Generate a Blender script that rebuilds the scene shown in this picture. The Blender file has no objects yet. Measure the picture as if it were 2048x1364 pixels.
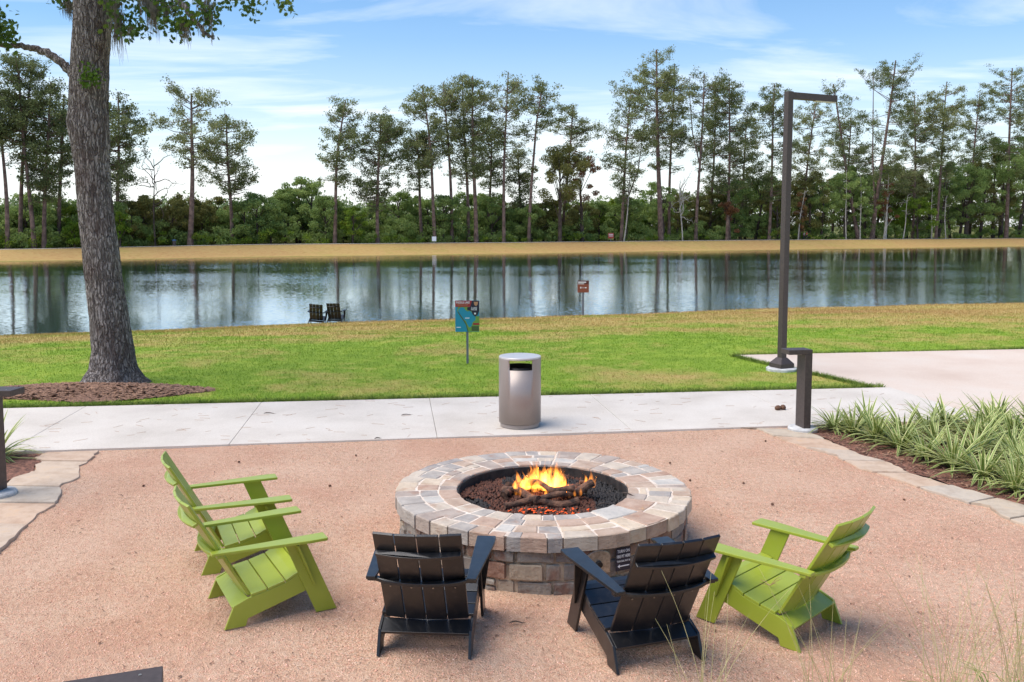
import bpy, bmesh, math, random
import numpy as np
from mathutils import Vector, Matrix
R = math.radians
# ------------------------------------------------------------------ camera, light, exposure
H = 2.87; FPX = 1780.0; Y0 = 452.0; PITCH = R(5.0)
YP = Y0 + FPX * math.tan(PITCH)
sc = bpy.context.scene
COL = sc.collection
cam = bpy.data.cameras.new('camera'); camo = bpy.data.objects.new('camera', cam); COL.objects.link(camo)
cam.sensor_width = 36; cam.sensor_fit = 'HORIZONTAL'; cam.lens = 36 * FPX / 2048
cam.shift_y = -(682 - YP) / 2048; cam.clip_start = .1; cam.clip_end = 8000
camo.location = (0, 0, H); camo.rotation_euler = (R(90) - PITCH, 0, 0)
sc.camera = camo
SUN_EL, SUN_AZ = R(60), R(-105)        # azimuth from +Y towards +X
world = bpy.data.worlds.new('World'); sc.world = world; world.use_nodes = True
nt = world.node_tree; nt.nodes.clear()
def wn(t, **k):
    n = nt.nodes.new(t)
    for a, b in k.items(): setattr(n, a, b)
    return n
sky = wn('ShaderNodeTexSky', sky_type='NISHITA', sun_disc=False)
sky.sun_elevation = SUN_EL; sky.sun_rotation = SUN_AZ; sky.air_density = 1.0; sky.dust_density = .6; sky.ozone_density = 2.0
hs = wn('ShaderNodeHueSaturation'); hs.inputs['Saturation'].default_value = 1.8; hs.inputs['Value'].default_value = 1.15
nt.links.new(sky.outputs[0], hs.inputs['Color'])
tc = wn('ShaderNodeTexCoord'); sep = wn('ShaderNodeSeparateXYZ'); nt.links.new(tc.outputs['Generated'], sep.inputs[0])
def wmath(op, a, b=None, clamp=False):
    n = wn('ShaderNodeMath', operation=op); n.use_clamp = clamp
    for i, v in enumerate((a, b)):
        if v is None: continue
        if isinstance(v, (int, float)): n.inputs[i].default_value = v
        else: nt.links.new(v, n.inputs[i])
    return n.outputs[0]
zc = wmath('MAXIMUM', sep.outputs['Z'], 0.0)
haze_f = wmath('POWER', 2.718, wmath('MULTIPLY', zc, -6.0))
# cirrus: noise on the plane of a high cloud layer
zz = wmath('ADD', zc, .10)
cx = wmath('DIVIDE', sep.outputs['X'], zz); cy = wmath('DIVIDE', sep.outputs['Y'], zz)
cmb = wn('ShaderNodeCombineXYZ'); nt.links.new(wmath('MULTIPLY', cx, .55), cmb.inputs[0]); nt.links.new(wmath('MULTIPLY', cy, 1.5), cmb.inputs[1])
cn = wn('ShaderNodeTexNoise'); cn.inputs['Scale'].default_value = 1.05; cn.inputs['Detail'].default_value = 9; cn.inputs['Roughness'].default_value = .58; cn.inputs['Distortion'].default_value = .7
nt.links.new(cmb.outputs[0], cn.inputs['Vector'])
cr = wn('ShaderNodeValToRGB'); cr.color_ramp.elements[0].position = .48; cr.color_ramp.elements[1].position = .74
nt.links.new(cn.outputs['Fac'], cr.inputs[0])
m1 = wn('ShaderNodeMixRGB'); m1.inputs[2].default_value = (8.1, 8.25, 8.5, 1)
nt.links.new(wmath('MULTIPLY', haze_f, .97), m1.inputs[0]); nt.links.new(hs.outputs[0], m1.inputs[1])
m2 = wn('ShaderNodeMixRGB'); m2.inputs[2].default_value = (9.4, 9.4, 9.5, 1)
nt.links.new(wmath('MULTIPLY', cr.outputs[0], .6), m2.inputs[0]); nt.links.new(m1.outputs[0], m2.inputs[1])
bg = wn('ShaderNodeBackground'); bg.inputs[1].default_value = .0445
wo = wn('ShaderNodeOutputWorld'); nt.links.new(m2.outputs[0], bg.inputs[0]); nt.links.new(bg.outputs[0], wo.inputs[0])
sl = bpy.data.lights.new('sun', 'SUN'); sl.energy = 1.5; sl.angle = R(55); sl.color = (1, .93, .84)
so = bpy.data.objects.new('sun', sl); COL.objects.link(so); so.location = (5, 20, 40)
sd = Vector((math.sin(SUN_AZ) * math.cos(SUN_EL), math.cos(SUN_AZ) * math.cos(SUN_EL), math.sin(SUN_EL)))
so.rotation_euler = (-sd).to_track_quat('-Z', 'Y').to_euler()
sc.view_settings.view_transform = 'Standard'; sc.view_settings.look = 'None'; sc.view_settings.gamma = 1
sc.view_settings.exposure = 1.76; sc.view_settings.use_curve_mapping = False
sc.render.engine = 'CYCLES'; sc.cycles.use_denoising = True; sc.cycles.max_bounces = 7
sc.cycles.diffuse_bounces = 3; sc.cycles.glossy_bounces = 3; sc.cycles.transparent_max_bounces = 12

# ------------------------------------------------------------------ pixel helpers (photo pixel -> direction -> point on a known surface)
CP, SP = math.cos(PITCH), math.sin(PITCH)
def ray(px, py):
    vx, vz = (px - 1024) / FPX, -(py - YP) / FPX
    return (vx, CP + vz * SP, vz * CP - SP)
def G(px, py, z=0.0):
    r = ray(px, py); t = (z - H) / r[2]; return (r[0] * t, r[1] * t)
def atY(px, py, Y):
    r = ray(px, py); t = Y / r[1]; return Vector((r[0] * t, Y, H + r[2] * t))
# ------------------------------------------------------------------ mesh helpers
class MB:
    def __init__(s): s.v = []; s.f = []; s.mi = []; s.cur = 0
    def face(s, idx): s.f.append(tuple(idx)); s.mi.append(s.cur)
    def hexa(s, p):
        o = len(s.v); s.v += [tuple(q) for q in p]
        for q in ((0,3,2,1),(4,5,6,7),(0,1,5,4),(1,2,6,5),(2,3,7,6),(3,0,4,7)): s.face([o+i for i in q])
    def box(s, x0, x1, y0, y1, z0, z1):
        s.hexa([(x0,y0,z0),(x1,y0,z0),(x1,y1,z0),(x0,y1,z0),(x0,y0,z1),(x1,y0,z1),(x1,y1,z1),(x0,y1,z1)])
    def prism(s, a, b):            # two matching rings of 3-D points
        o = len(s.v); n = len(a); s.v += [tuple(q) for q in a] + [tuple(q) for q in b]
        s.face([o+i for i in range(n)][::-1]); s.face([o+n+i for i in range(n)])
        for i in range(n):
            j = (i+1) % n; s.face((o+i, o+j, o+n+j, o+n+i))
    def rings(s, rr, cap0=True, cap1=True):
        o = len(s.v); n = len(rr[0])
        for r_ in rr: s.v += [tuple(q) for q in r_]
        for k in range(len(rr)-1):
            for i in range(n):
                j = (i+1) % n; a = o+k*n
                s.face((a+i, a+j, a+n+j, a+n+i))
        if cap0: s.face([o+i for i in range(n)][::-1])
        if cap1: s.face([o+(len(rr)-1)*n+i for i in range(n)])
    def tube(s, pts, rad, n=8, cap=True):
        pts = [Vector(p) for p in pts]; rr = []
        for i, p in enumerate(pts):
            d = (pts[min(i+1, len(pts)-1)] - pts[max(i-1, 0)]).normalized()
            a = d.cross(Vector((0, 1, 0)) if abs(d.y) < .8 else Vector((1, 0, 0))).normalized(); b = d.cross(a)
            r_ = rad[i] if hasattr(rad, '__len__') else rad
            rr.append([p + (a*math.cos(2*math.pi*k/n) + b*math.sin(2*math.pi*k/n))*r_ for k in range(n)])
        s.rings(rr, cap, cap)
    def lathe(s, prof, n=32, c=(0, 0, 0), cap0=True, cap1=True):
        s.rings([[(c[0]+r_*math.cos(2*math.pi*k/n), c[1]+r_*math.sin(2*math.pi*k/n), c[2]+z) for k in range(n)] for r_, z in prof], cap0, cap1)
    def mesh(s, name, mats, smooth=False):
        me = bpy.data.meshes.new(name); me.from_pydata(s.v, [], s.f); me.validate()
        for m in (mats if isinstance(mats, (list, tuple)) else [mats]): me.materials.append(m)
        if any(s.mi): me.polygons.foreach_set('material_index', s.mi[:len(me.polygons)])
        if smooth: me.polygons.foreach_set('use_smooth', [True]*len(me.polygons))
        me.update(); return me
    def build(s, name, mats, parent=None, smooth=False, bevel=0, recalc=False):
        me = s.mesh(name, mats, smooth)
        if recalc:
            bm = bmesh.new(); bm.from_mesh(me); bmesh.ops.recalc_face_normals(bm, faces=bm.faces); bm.to_mesh(me); bm.free()
        o = link(name, me, parent)
        if bevel:
            b = o.modifiers.new('bevel', 'BEVEL'); b.width = bevel; b.segments = 2; b.limit_method = 'ANGLE'; b.angle_limit = R(40)
        return o
def link(name, me, parent=None):
    o = bpy.data.objects.new(name, me); COL.objects.link(o); o.parent = parent; return o
def empty(name, loc=(0, 0, 0), rz=0.0):
    o = bpy.data.objects.new(name, None); COL.objects.link(o); o.location = loc; o.rotation_euler = (0, 0, rz); o.empty_display_size = .1; return o
def tag(o, label=None, cat=None, group=None, kind=None):
    if label: o['label'] = label
    if cat: o['category'] = cat
    if group: o['group'] = group
    if kind: o['kind'] = kind
    return o
def copy_tree(o, parent=None):
    c = o.copy(); COL.objects.link(c); c.parent = parent
    for ch in list(o.children): copy_tree(ch, c)
    return c
def np_mesh(name, V, F, mat, attr=None, smooth=False):
    V = np.asarray(V, np.float32); F = np.asarray(F, np.int32); k = F.shape[1]
    me = bpy.data.meshes.new(name); me.vertices.add(len(V)); me.vertices.foreach_set('co', V.ravel())
    me.loops.add(F.size); me.loops.foreach_set('vertex_index', F.ravel())
    me.polygons.add(len(F)); me.polygons.foreach_set('loop_start', np.arange(0, F.size, k, dtype=np.int32))
    me.polygons.foreach_set('loop_total', np.full(len(F), k, np.int32))
    if smooth: me.polygons.foreach_set('use_smooth', np.ones(len(F), bool))
    if attr is not None:
        a = me.attributes.new('gz', 'FLOAT_COLOR', 'POINT'); a.data.foreach_set('color', np.asarray(attr, np.float32).ravel())
    me.update(calc_edges=True); me.materials.append(mat); return me
# ------------------------------------------------------------------ materials
def lin(r, g, b): return tuple(((c/255)/12.92 if c/255 <= .04045 else ((c/255+.055)/1.055)**2.4) for c in (r, g, b))
class NT:
    def __init__(s, name):
        s.m = bpy.data.materials.new(name); s.m.use_nodes = True; s.t = s.m.node_tree; s.b = s.t.nodes['Principled BSDF']
    def n(s, t, **k):
        q = s.t.nodes.new(t)
        for a, b in k.items(): setattr(q, a, b)
        return q
    def l(s, a, b): s.t.links.new(a, b)
    def pos(s): return s.n('ShaderNodeNewGeometry').outputs['Position']
    def obj(s): return s.n('ShaderNodeTexCoord').outputs['Object']
    def noise(s, vec, scale, detail=4, rough=.55, scl=None):
        if scl:
            mp = s.n('ShaderNodeMapping'); mp.inputs['Scale'].default_value = scl; s.l(vec, mp.inputs[0]); vec = mp.outputs[0]
        q = s.n('ShaderNodeTexNoise'); q.inputs['Scale'].default_value = scale; q.inputs['Detail'].default_value = detail; q.inputs['Roughness'].default_value = rough
        s.l(vec, q.inputs['Vector']); return q.outputs['Fac']
    def ramp(s, fac, stops, interp='LINEAR'):
        q = s.n('ShaderNodeValToRGB'); e = q.color_ramp; e.interpolation = interp
        while len(e.elements) < len(stops): e.elements.new(.5)
        for el, (p, c) in zip(e.elements, stops): el.position = p; el.color = (*c, 1) if len(c) == 3 else c
        s.l(fac, q.inputs[0]); return q.outputs[0]
    def mix(s, f, a, b, mode='MIX'):
        q = s.n('ShaderNodeMixRGB', blend_type=mode)
        for i, v in enumerate((f, a, b)):
            if isinstance(v, (int, float)): q.inputs[i].default_value = v
            elif isinstance(v, tuple): q.inputs[i].default_value = (*v, 1)
            else: s.l(v, q.inputs[i])
        return q.outputs[0]
    def math(s, op, a, b=None, clamp=False):
        q = s.n('ShaderNodeMath', operation=op); q.use_clamp = clamp
        for i, v in enumerate((a, b)):
            if v is None: continue
            if isinstance(v, (int, float)): q.inputs[i].default_value = v
            else: s.l(v, q.inputs[i])
        return q.outputs[0]
    def bump(s, h, strength=.5, dist=.01):
        q = s.n('ShaderNodeBump'); q.inputs['Strength'].default_value = strength; q.inputs['Distance'].default_value = dist
        s.l(h, q.inputs['Height']); s.l(q.outputs[0], s.b.inputs['Normal'])
    def set(s, **k):
        for a, v in k.items():
            i = s.b.inputs[a.replace('_', ' ')]
            if isinstance(v, (int, float)): i.default_value = v
            elif isinstance(v, tuple): i.default_value = (*v, 1)
            else: s.l(v, i)
        return s
def two(name, c1, c2, scale, rough=.8, bump=0, bdist=.005, detail=5, world=True, bscale=None, lo=.35, hi=.65, **kw):
    q = NT(name); p = q.pos() if world else q.obj(); f = q.noise(p, scale, detail)
    q.set(Base_Color=q.ramp(f, [(lo, c1), (hi, c2)]), Roughness=rough, **kw)
    if bump: q.bump(q.noise(p, bscale or scale*3, 5), bump, bdist)
    return q.m
def plain(name, c, rough=.6, **kw): return NT(name).set(Base_Color=c, Roughness=rough, **kw).m
M = {}
# gravel: decomposed granite, pinkish grains with paler dusty patches
q = NT('granite_gravel'); p = q.pos()
g1 = q.noise(p, 48, 4, .8); g2 = q.noise(p, 85, 2, .6); g3 = q.noise(p, 1.1, 5)
c = q.ramp(g1, [(.3, lin(146, 100, 80)), (.42, lin(215, 169, 135)), (.56, lin(227, 188, 156)), (.7, lin(242, 220, 195))])
c = q.mix(q.ramp(g2, [(.34, (1,1,1)), (.4, (0,0,0))]), c, lin(104, 66, 50))
c = q.mix(q.math('MULTIPLY', q.ramp(g3, [(.42, (0,0,0)), (.62, (1,1,1))]), .75), c, lin(226, 188, 158))
g4 = q.noise(p, .6, 4)
c = q.mix(q.math('MULTIPLY', q.ramp(g4, [(.48, (0,0,0)), (.62, (1,1,1))]), .6), c, lin(206, 155, 125))
g5 = q.noise(p, 15, 5, .7); c = q.mix(q.math('MULTIPLY', q.ramp(g5, [(.34, (1,1,1)), (.5, (0,0,0))]), .5), c, lin(178, 130, 107)); c = q.mix(q.math('MULTIPLY', q.ramp(g5, [(.55, (0,0,0)), (.72, (1,1,1))]), .5), c, lin(236, 204, 178))
q.set(Base_Color=c, Roughness=.95); q.bump(q.math('ADD', q.math('ADD', g1, g2), q.math('MULTIPLY', g5, 2.0)), 1.0, .02); M['gravel'] = q.m
q = NT('granite_grain'); p = q.pos()
c = q.ramp(q.noise(p, 160, 1), [(.25, lin(128, 84, 68)), (.45, lin(206, 150, 124)), (.58, lin(226, 180, 154)), (.72, lin(246, 224, 206))])
q.set(Base_Color=c, Roughness=.9); M['grain'] = q.m
# concrete
q = NT('broom_concrete'); p = q.pos()
a = q.noise(p, .9, 6); b = q.noise(p, 60, 3)
c = q.ramp(a, [(.3, lin(188, 176, 160)), (.55, lin(205, 194, 179)), (.75, lin(212, 202, 188))])
c = q.mix(.18, c, q.ramp(b, [(.3, lin(150, 142, 136)), (.7, lin(232, 228, 224))]))
st = q.ramp(q.noise(p, .55, 7, .65), [(.62, (0,0,0)), (.8, (1,1,1))]); c = q.mix(q.math('MULTIPLY', st, .5), c, lin(176, 152, 138))
q.set(Base_Color=c, Roughness=.9); q.bump(b, .25, .003); M['concrete'] = q.m
q = NT('plaza_concrete'); p = q.pos(); a = q.noise(p, .5, 6); b = q.noise(p, 55, 3)
c = q.ramp(a, [(.3, lin(196, 172, 152)), (.5, lin(206, 186, 167)), (.72, lin(208, 195, 180))]); c = q.mix(.15, c, q.ramp(b, [(.3, lin(150, 132, 120)), (.7, lin(232, 222, 214))]))
q.set(Base_Color=c, Roughness=.9); q.bump(b, .25, .003); M['plaza'] = q.m
M['joint'] = two('joint_sealant', lin(120, 112, 104), lin(150, 142, 132), 20, .9)
# grass and ground
def grass_mat(name, blade=False):
    q = NT(name); p = q.pos(); at = q.n('ShaderNodeAttribute', attribute_name='gz'); sp = q.n('ShaderNodeSeparateColor'); q.l(at.outputs['Color'], sp.inputs[0])
    n1 = q.noise(p, .33, 5, .6); n2 = q.noise(p, 1.6, 5, .65); n3 = q.noise(p, 14, 3)
    lush = q.ramp(n2, [(.3, lin(100, 134, 32)), (.5, lin(124, 154, 44)), (.7, lin(154, 172, 62))])
    dry = q.ramp(n3, [(.3, lin(158, 130, 76)), (.5, lin(188, 158, 98)), (.75, lin(202, 178, 122))])
    f = q.math('ADD', sp.outputs[0], q.math('MULTIPLY', q.math('SUBTRACT', n1, .5), 2.4))
    f = q.math('ADD', f, q.math('MULTIPLY', q.math('SUBTRACT', n2, .5), 1.0))
    f = q.ramp(f, [(.22, (0,0,0)), (.8, (1,1,1))])
    c = q.mix(f, lush, dry)
    brown = q.ramp(n2, [(.3, lin(160, 114, 78)), (.5, lin(182, 138, 96)), (.7, lin(178, 148, 98))]); c = q.mix(sp.outputs[1], c, brown)
    if not blade:
        c = q.mix(sp.outputs[2], c, q.ramp(n3, [(.3, lin(52, 50, 28)), (.7, lin(92, 88, 44))]))
        c = q.mix(.22, c, q.ramp(q.noise(p, 40, 3), [(.3, lin(60, 84, 20)), (.7, lin(190, 190, 90))]))
        q.bump(q.noise(p, 45, 4), .8, .03)
    else:
        rnd = q.noise(p, 30, 1); c = q.mix(q.math('MULTIPLY', q.ramp(rnd, [(.35, (1,1,1)), (.6, (0,0,0))]), .35), c, lin(56, 96, 18))
    q.set(Base_Color=c, Roughness=.85); q.b.inputs['Specular IOR Level'].default_value = .15
    return q.m
M['ground'] = grass_mat('turf_ground'); M['blade'] = grass_mat('turf_blades', True)
M['edgegrass'] = two('uncut_edge_grass', lin(82, 110, 30), lin(132, 148, 58), 9, .85)
q = NT('lake_water'); p = q.pos()
def slope_noise(scale, sc3):
    mp = q.n('ShaderNodeMapping'); mp.inputs['Scale'].default_value = sc3; q.l(p, mp.inputs[0]); t_ = q.n('ShaderNodeTexNoise'); t_.inputs['Scale'].default_value = scale; t_.inputs['Detail'].default_value = 3; q.l(mp.outputs[0], t_.inputs['Vector'])
    v_ = q.n('ShaderNodeVectorMath', operation='SUBTRACT'); q.l(t_.outputs['Color'], v_.inputs[0]); v_.inputs[1].default_value = (.5, .5, .5); return v_.outputs[0]
def vm(op, a_, b_):
    v_ = q.n('ShaderNodeVectorMath', operation=op); q.l(a_, v_.inputs[0])
    if isinstance(b_, tuple): v_.inputs[1].default_value = b_
    elif b_ is not None: q.l(b_, v_.inputs[1])
    return v_.outputs[0]
calm = q.math('ADD', q.math('MULTIPLY', q.ramp(q.noise(p, .05, 4, .55, (.5, 1, 1)), [(.4, (0,0,0)), (.62, (1,1,1))]), .8), .55)
cv = q.n('ShaderNodeCombineXYZ'); q.l(calm, cv.inputs[0]); q.l(calm, cv.inputs[1])
sl_ = vm('ADD', vm('MULTIPLY', slope_noise(5.0, (.5, 1.5, 1)), (.05, .42, 0)), vm('MULTIPLY', slope_noise(1.6, (.3, 1.6, 1)), (.012, .14, 0)))
sx_ = q.n('ShaderNodeSeparateXYZ'); q.l(vm('MULTIPLY', sl_, cv.outputs[0]), sx_.inputs[0])      # wave backs are hidden at this grazing height, so fronts dominate
cn_ = q.n('ShaderNodeCombineXYZ'); q.l(sx_.outputs[0], cn_.inputs[0]); q.l(q.math('MULTIPLY', q.math('ABSOLUTE', sx_.outputs[1]), -1.0), cn_.inputs[1]); cn_.inputs[2].default_value = 1.0
nl = vm('NORMALIZE', cn_.outputs[0], None)
df = q.n('ShaderNodeBsdfDiffuse'); df.inputs[0].default_value = (.02, .085, .085, 1); gl_ = q.n('ShaderNodeBsdfGlossy'); gl_.inputs['Roughness'].default_value = .04; gl_.inputs[0].default_value = (1, .975, .925, 1)
fr_ = q.n('ShaderNodeFresnel'); fr_.inputs['IOR'].default_value = 1.6
q.l(nl, gl_.inputs['Normal']); fac = q.math('ADD', q.math('MULTIPLY', fr_.outputs[0], .45), .6, True); ms = q.n('ShaderNodeMixShader'); q.l(fac, ms.inputs[0]); q.l(df.outputs[0], ms.inputs[1]); q.l(gl_.outputs[0], ms.inputs[2]); q.l(ms.outputs[0], q.t.nodes['Material Output'].inputs['Surface']); M['water'] = q.m
M['mulch'] = two('bark_mulch', lin(98, 70, 56), lin(160, 122, 98), 30, .95, .9, .02)
M['mulchbit'] = two('mulch_chip', lin(88, 62, 50), lin(176, 136, 108), 45, .95)
M['bedsoil'] = two('bed_soil', lin(74, 46, 36), lin(156, 108, 86), 24, .95, .9, .02)
q = NT('flagstone'); p = q.pos(); oi = q.n('ShaderNodeObjectInfo').outputs['Random']
c = q.ramp(oi, [(0, lin(168, 152, 130)), (.3, lin(192, 176, 154)), (.6, lin(190, 152, 122)), (.8, lin(178, 166, 150)), (1, lin(160, 148, 134))])
c = q.mix(.45, c, q.ramp(q.noise(p, 4.5, 8, .7), [(.3, lin(140, 114, 92)), (.55, lin(196, 180, 160)), (.75, lin(206, 172, 130))]))
q.set(Base_Color=c, Roughness=.85); q.bump(q.noise(p, 9, 6), .5, .02); M['flag'] = q.m
# fire pit stone: each stone takes its own tone
q = NT('pit_stone'); o = q.obj(); p = q.pos(); oi = q.n('ShaderNodeObjectInfo').outputs['Random']
c = q.ramp(oi, [(0, lin(164, 154, 144)), (.14, lin(196, 178, 156)), (.28, lin(178, 146, 120)), (.42, lin(150, 142, 136)), (.52, lin(206, 182, 152)), (.64, lin(158, 138, 124)), (.74, lin(190, 184, 174)), (.88, lin(176, 138, 112)), (1, lin(172, 158, 142))], 'CONSTANT')
nz = q.noise(p, 7, 7, .65); c = q.mix(.36, c, q.ramp(nz, [(.3, lin(112, 106, 102)), (.5, lin(172, 162, 150)), (.7, lin(208, 198, 184))]))
rust = q.ramp(q.noise(p, 4.2, 5), [(.56, (0,0,0)), (.66, (1,1,1))]); c = q.mix(q.math('MULTIPLY', rust, .4), c, lin(156, 108, 80))
q.set(Base_Color=c, Roughness=.85); q.bump(q.noise(p, 22, 6, .6, (1, 1, 2.2)), .7, .015); M['stone'] = q.m
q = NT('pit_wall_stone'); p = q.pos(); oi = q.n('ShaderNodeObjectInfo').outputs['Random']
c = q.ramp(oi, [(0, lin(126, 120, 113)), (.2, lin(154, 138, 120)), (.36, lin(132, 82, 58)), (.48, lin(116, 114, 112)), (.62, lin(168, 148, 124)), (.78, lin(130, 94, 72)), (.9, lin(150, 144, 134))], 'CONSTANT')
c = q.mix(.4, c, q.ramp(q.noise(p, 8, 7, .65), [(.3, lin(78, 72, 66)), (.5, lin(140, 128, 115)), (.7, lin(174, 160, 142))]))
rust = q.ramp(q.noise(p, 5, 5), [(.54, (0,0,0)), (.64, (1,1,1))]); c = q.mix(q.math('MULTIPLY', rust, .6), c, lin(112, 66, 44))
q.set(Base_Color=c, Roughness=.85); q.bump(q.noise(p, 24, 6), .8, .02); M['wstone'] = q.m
M['mortar'] = two('mortar', lin(196, 178, 160), lin(222, 208, 192), 18, .95, .6, .008)
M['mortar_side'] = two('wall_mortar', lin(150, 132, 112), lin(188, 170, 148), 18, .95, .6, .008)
M['soot'] = two('sooted_liner', lin(24, 22, 21), lin(58, 52, 48), 12, .8, .5, .01)
M['lava'] = two('lava_rock', lin(16, 15, 15), lin(46, 42, 42), 60, .7)
M['lavared'] = two('red_lava_rock', lin(44, 27, 21), lin(104, 62, 45), 40, .85)
M['log'] = two('ceramic_log', lin(44, 29, 23), lin(118, 84, 64), 14, .9, .8, .015)
q = NT('flame'); q.t.nodes.remove(q.b); e = q.n('ShaderNodeEmission'); e.inputs[0].default_value = (1, .31, .04, 1); fn_ = q.noise(q.obj(), 15, 3, .6, (1, 1, .42)); q.l(q.ramp(fn_, [(.38, (.0,)*3), (.52, (.35,)*3), (.66, (1,)*3)]), (mu_ := q.n('ShaderNodeMath', operation='MULTIPLY')).inputs[0]); mu_.inputs[1].default_value = 34; q.l(mu_.outputs[0], e.inputs[1])
q.l(e.outputs[0], q.t.nodes['Material Output'].inputs['Volume']); M['flame'] = q.m
q = NT('ember'); q.set(Base_Color=(.2, .02, .01), Roughness=.9); q.b.inputs['Emission Color'].default_value = (1, .13, .02, 1); q.b.inputs['Emission Strength'].default_value = .4; M['ember'] = q.m
# furniture and metal
def poly_lumber(name, c, c2):
    q = NT(name); o = q.obj(); f = q.noise(o, 3, 5)
    q.set(Base_Color=q.mix(q.math('MULTIPLY', q.ramp(q.noise(q.pos(), 19, 6, .7), [(.52, (0,0,0)), (.75, (1,1,1))]), .05), q.ramp(f, [(.3, c), (.7, c2)]), lin(190, 170, 150)), Roughness=q.ramp(q.noise(o, 8, 4), [(.3, (.3,)*3), (.7, (.42,)*3)])); q.b.inputs['Specular IOR Level'].default_value = .5
    q.b.inputs['Coat Weight'].default_value = .3; q.b.inputs['Coat Roughness'].default_value = .38; q.bump(q.noise(o, 260, 2), .12, .002); return q.m
M['green'] = poly_lumber('lime_lumber', lin(144, 156, 44), lin(154, 166, 54))
M['black'] = poly_lumber('black_lumber', lin(15, 15, 17), lin(22, 22, 25))
M['bronze'] = two('bronze_paint', lin(70, 60, 56), lin(82, 71, 66), 30, .5, world=False, Metallic=.2)
M['footing'] = two('footing_concrete', lin(176, 174, 170), lin(206, 204, 200), 9, .9, .3, .005)
M['lens'] = plain('lamp_lens', lin(214, 208, 190), .4)
q = NT('can_paint'); o = q.obj(); q.set(Base_Color=q.ramp(q.noise(o, 300, 2), [(.3, lin(150, 138, 131)), (.7, lin(168, 157, 150))]), Metallic=.3, Roughness=.42); M['can'] = q.m
M['lid'] = plain('lid_paint', lin(205, 200, 196), .35, Metallic=.3)
M['darkplastic'] = plain('black_liner', lin(18, 18, 20), .45)
M['galv'] = plain('galvanised_post', lin(104, 108, 116), .6, Metallic=.1)
M['steel'] = two('brushed_steel', lin(150, 142, 132), lin(190, 182, 170), 40, .4, Metallic=.8)
M['navy'] = plain('sign_navy', lin(22, 24, 46), .5); M['white'] = plain('sign_white', lin(226, 226, 228), .6)
M['teal'] = plain('map_teal', lin(14, 132, 160), .5); M['mapgreen'] = plain('map_green', lin(104, 142, 60), .5); M['mapred'] = plain('map_red', lin(150, 34, 40), .5)
M['trail'] = plain('map_trail', lin(62, 86, 46), .5); M['tan'] = plain('map_tan', lin(176, 128, 92), .5); M['signbrown'] = plain('sign_brown', lin(128, 66, 46), .6); M['signdark'] = plain('sign_dark_brown', lin(82, 40, 34), .6)
M['redsign'] = plain('sign_red_brown', lin(150, 62, 44), .6); M['bluebin'] = plain('bin_blue', lin(58, 92, 130), .5)
# vegetation
def leafmat(name, stops, scale=.5, trans=.42, fine=3.0):
    q = NT(name); p = q.pos(); oi = q.n('ShaderNodeObjectInfo').outputs['Random']
    f = q.math('ADD', q.math('MULTIPLY', q.noise(p, scale, 4, .6), .6), q.math('MULTIPLY', q.noise(p, fine, 2), .4))
    f = q.math('ADD', f, q.math('MULTIPLY', q.math('SUBTRACT', oi, .5), .16))
    c = q.ramp(f, stops); q.set(Base_Color=c, Roughness=.7); q.b.inputs['Specular IOR Level'].default_value = .25
    t = q.n('ShaderNodeBsdfTranslucent'); q.l(c, t.inputs[0]); ms = q.n('ShaderNodeMixShader'); ms.inputs[0].default_value = trans
    q.l(q.b.outputs[0], ms.inputs[1]); q.l(t.outputs[0], ms.inputs[2]); q.l(ms.outputs[0], q.t.nodes['Material Output'].inputs['Surface'])
    return q.m
M['needle'] = leafmat('pine_needles', [(.3, lin(84, 94, 56)), (.5, lin(120, 128, 80)), (.68, lin(156, 156, 106))])
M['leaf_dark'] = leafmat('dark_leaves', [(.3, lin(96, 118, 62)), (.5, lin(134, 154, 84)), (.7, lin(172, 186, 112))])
M['leaf_olive'] = leafmat('olive_leaves', [(.3, lin(84, 86, 46)), (.5, lin(116, 116, 62)), (.7, lin(150, 142, 80))])
M['leaf_lime'] = leafmat('bright_leaves', [(.3, lin(70, 100, 30)), (.5, lin(112, 138, 44)), (.7, lin(152, 166, 62))])
M['leaf_rust'] = leafmat('rusty_leaves', [(.3, lin(104, 70, 50)), (.5, lin(136, 96, 66)), (.7, lin(128, 116, 66))])
M['leaf_grey'] = leafmat('grey_green_leaves', [(.3, lin(92, 112, 76)), (.5, lin(122, 140, 94)), (.7, lin(154, 166, 114))])  # muted grey green leaf tone, used for the far wood
M['oakleaf'] = leafmat('oak_leaves', [(.3, lin(52, 76, 30)), (.5, lin(82, 106, 42)), (.7, lin(134, 138, 56))], .9, .35, 6)
M['moss'] = two('hanging_moss', lin(98, 92, 80), lin(142, 134, 118), 9, .95)
M['pinebark'] = two('pine_bark', lin(84, 66, 58), lin(132, 108, 96), 1.6, .95)
M['palebark'] = two('bleached_bark', lin(150, 142, 132), lin(186, 178, 166), 2, .9)
M['darkbark'] = two('dark_brown_bark', lin(58, 48, 42), lin(92, 78, 68), 2, .95)  # plain dark brown bark tone for broadleaved trunks, one dead tree and twigs
q = NT('oak_bark'); o = q.pos()
v = q.n('ShaderNodeTexVoronoi', feature='DISTANCE_TO_EDGE'); mp = q.n('ShaderNodeMapping'); mp.inputs['Scale'].default_value = (1, 1, .22)
wob = q.n('ShaderNodeTexNoise'); wob.inputs['Scale'].default_value = 5; q.l(o, wob.inputs['Vector'])
ad = q.n('ShaderNodeVectorMath', operation='MULTIPLY_ADD'); q.l(wob.outputs['Color'], ad.inputs[0]); ad.inputs[1].default_value = (.09, .09, .09); q.l(o, ad.inputs[2])
q.l(ad.outputs[0], mp.inputs[0]); q.l(mp.outputs[0], v.inputs['Vector']); v.inputs['Scale'].default_value = 19
ed0 = v.outputs['Distance']; fine = q.noise(o, 40, 5, .65, (1, 1, .4))
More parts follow.
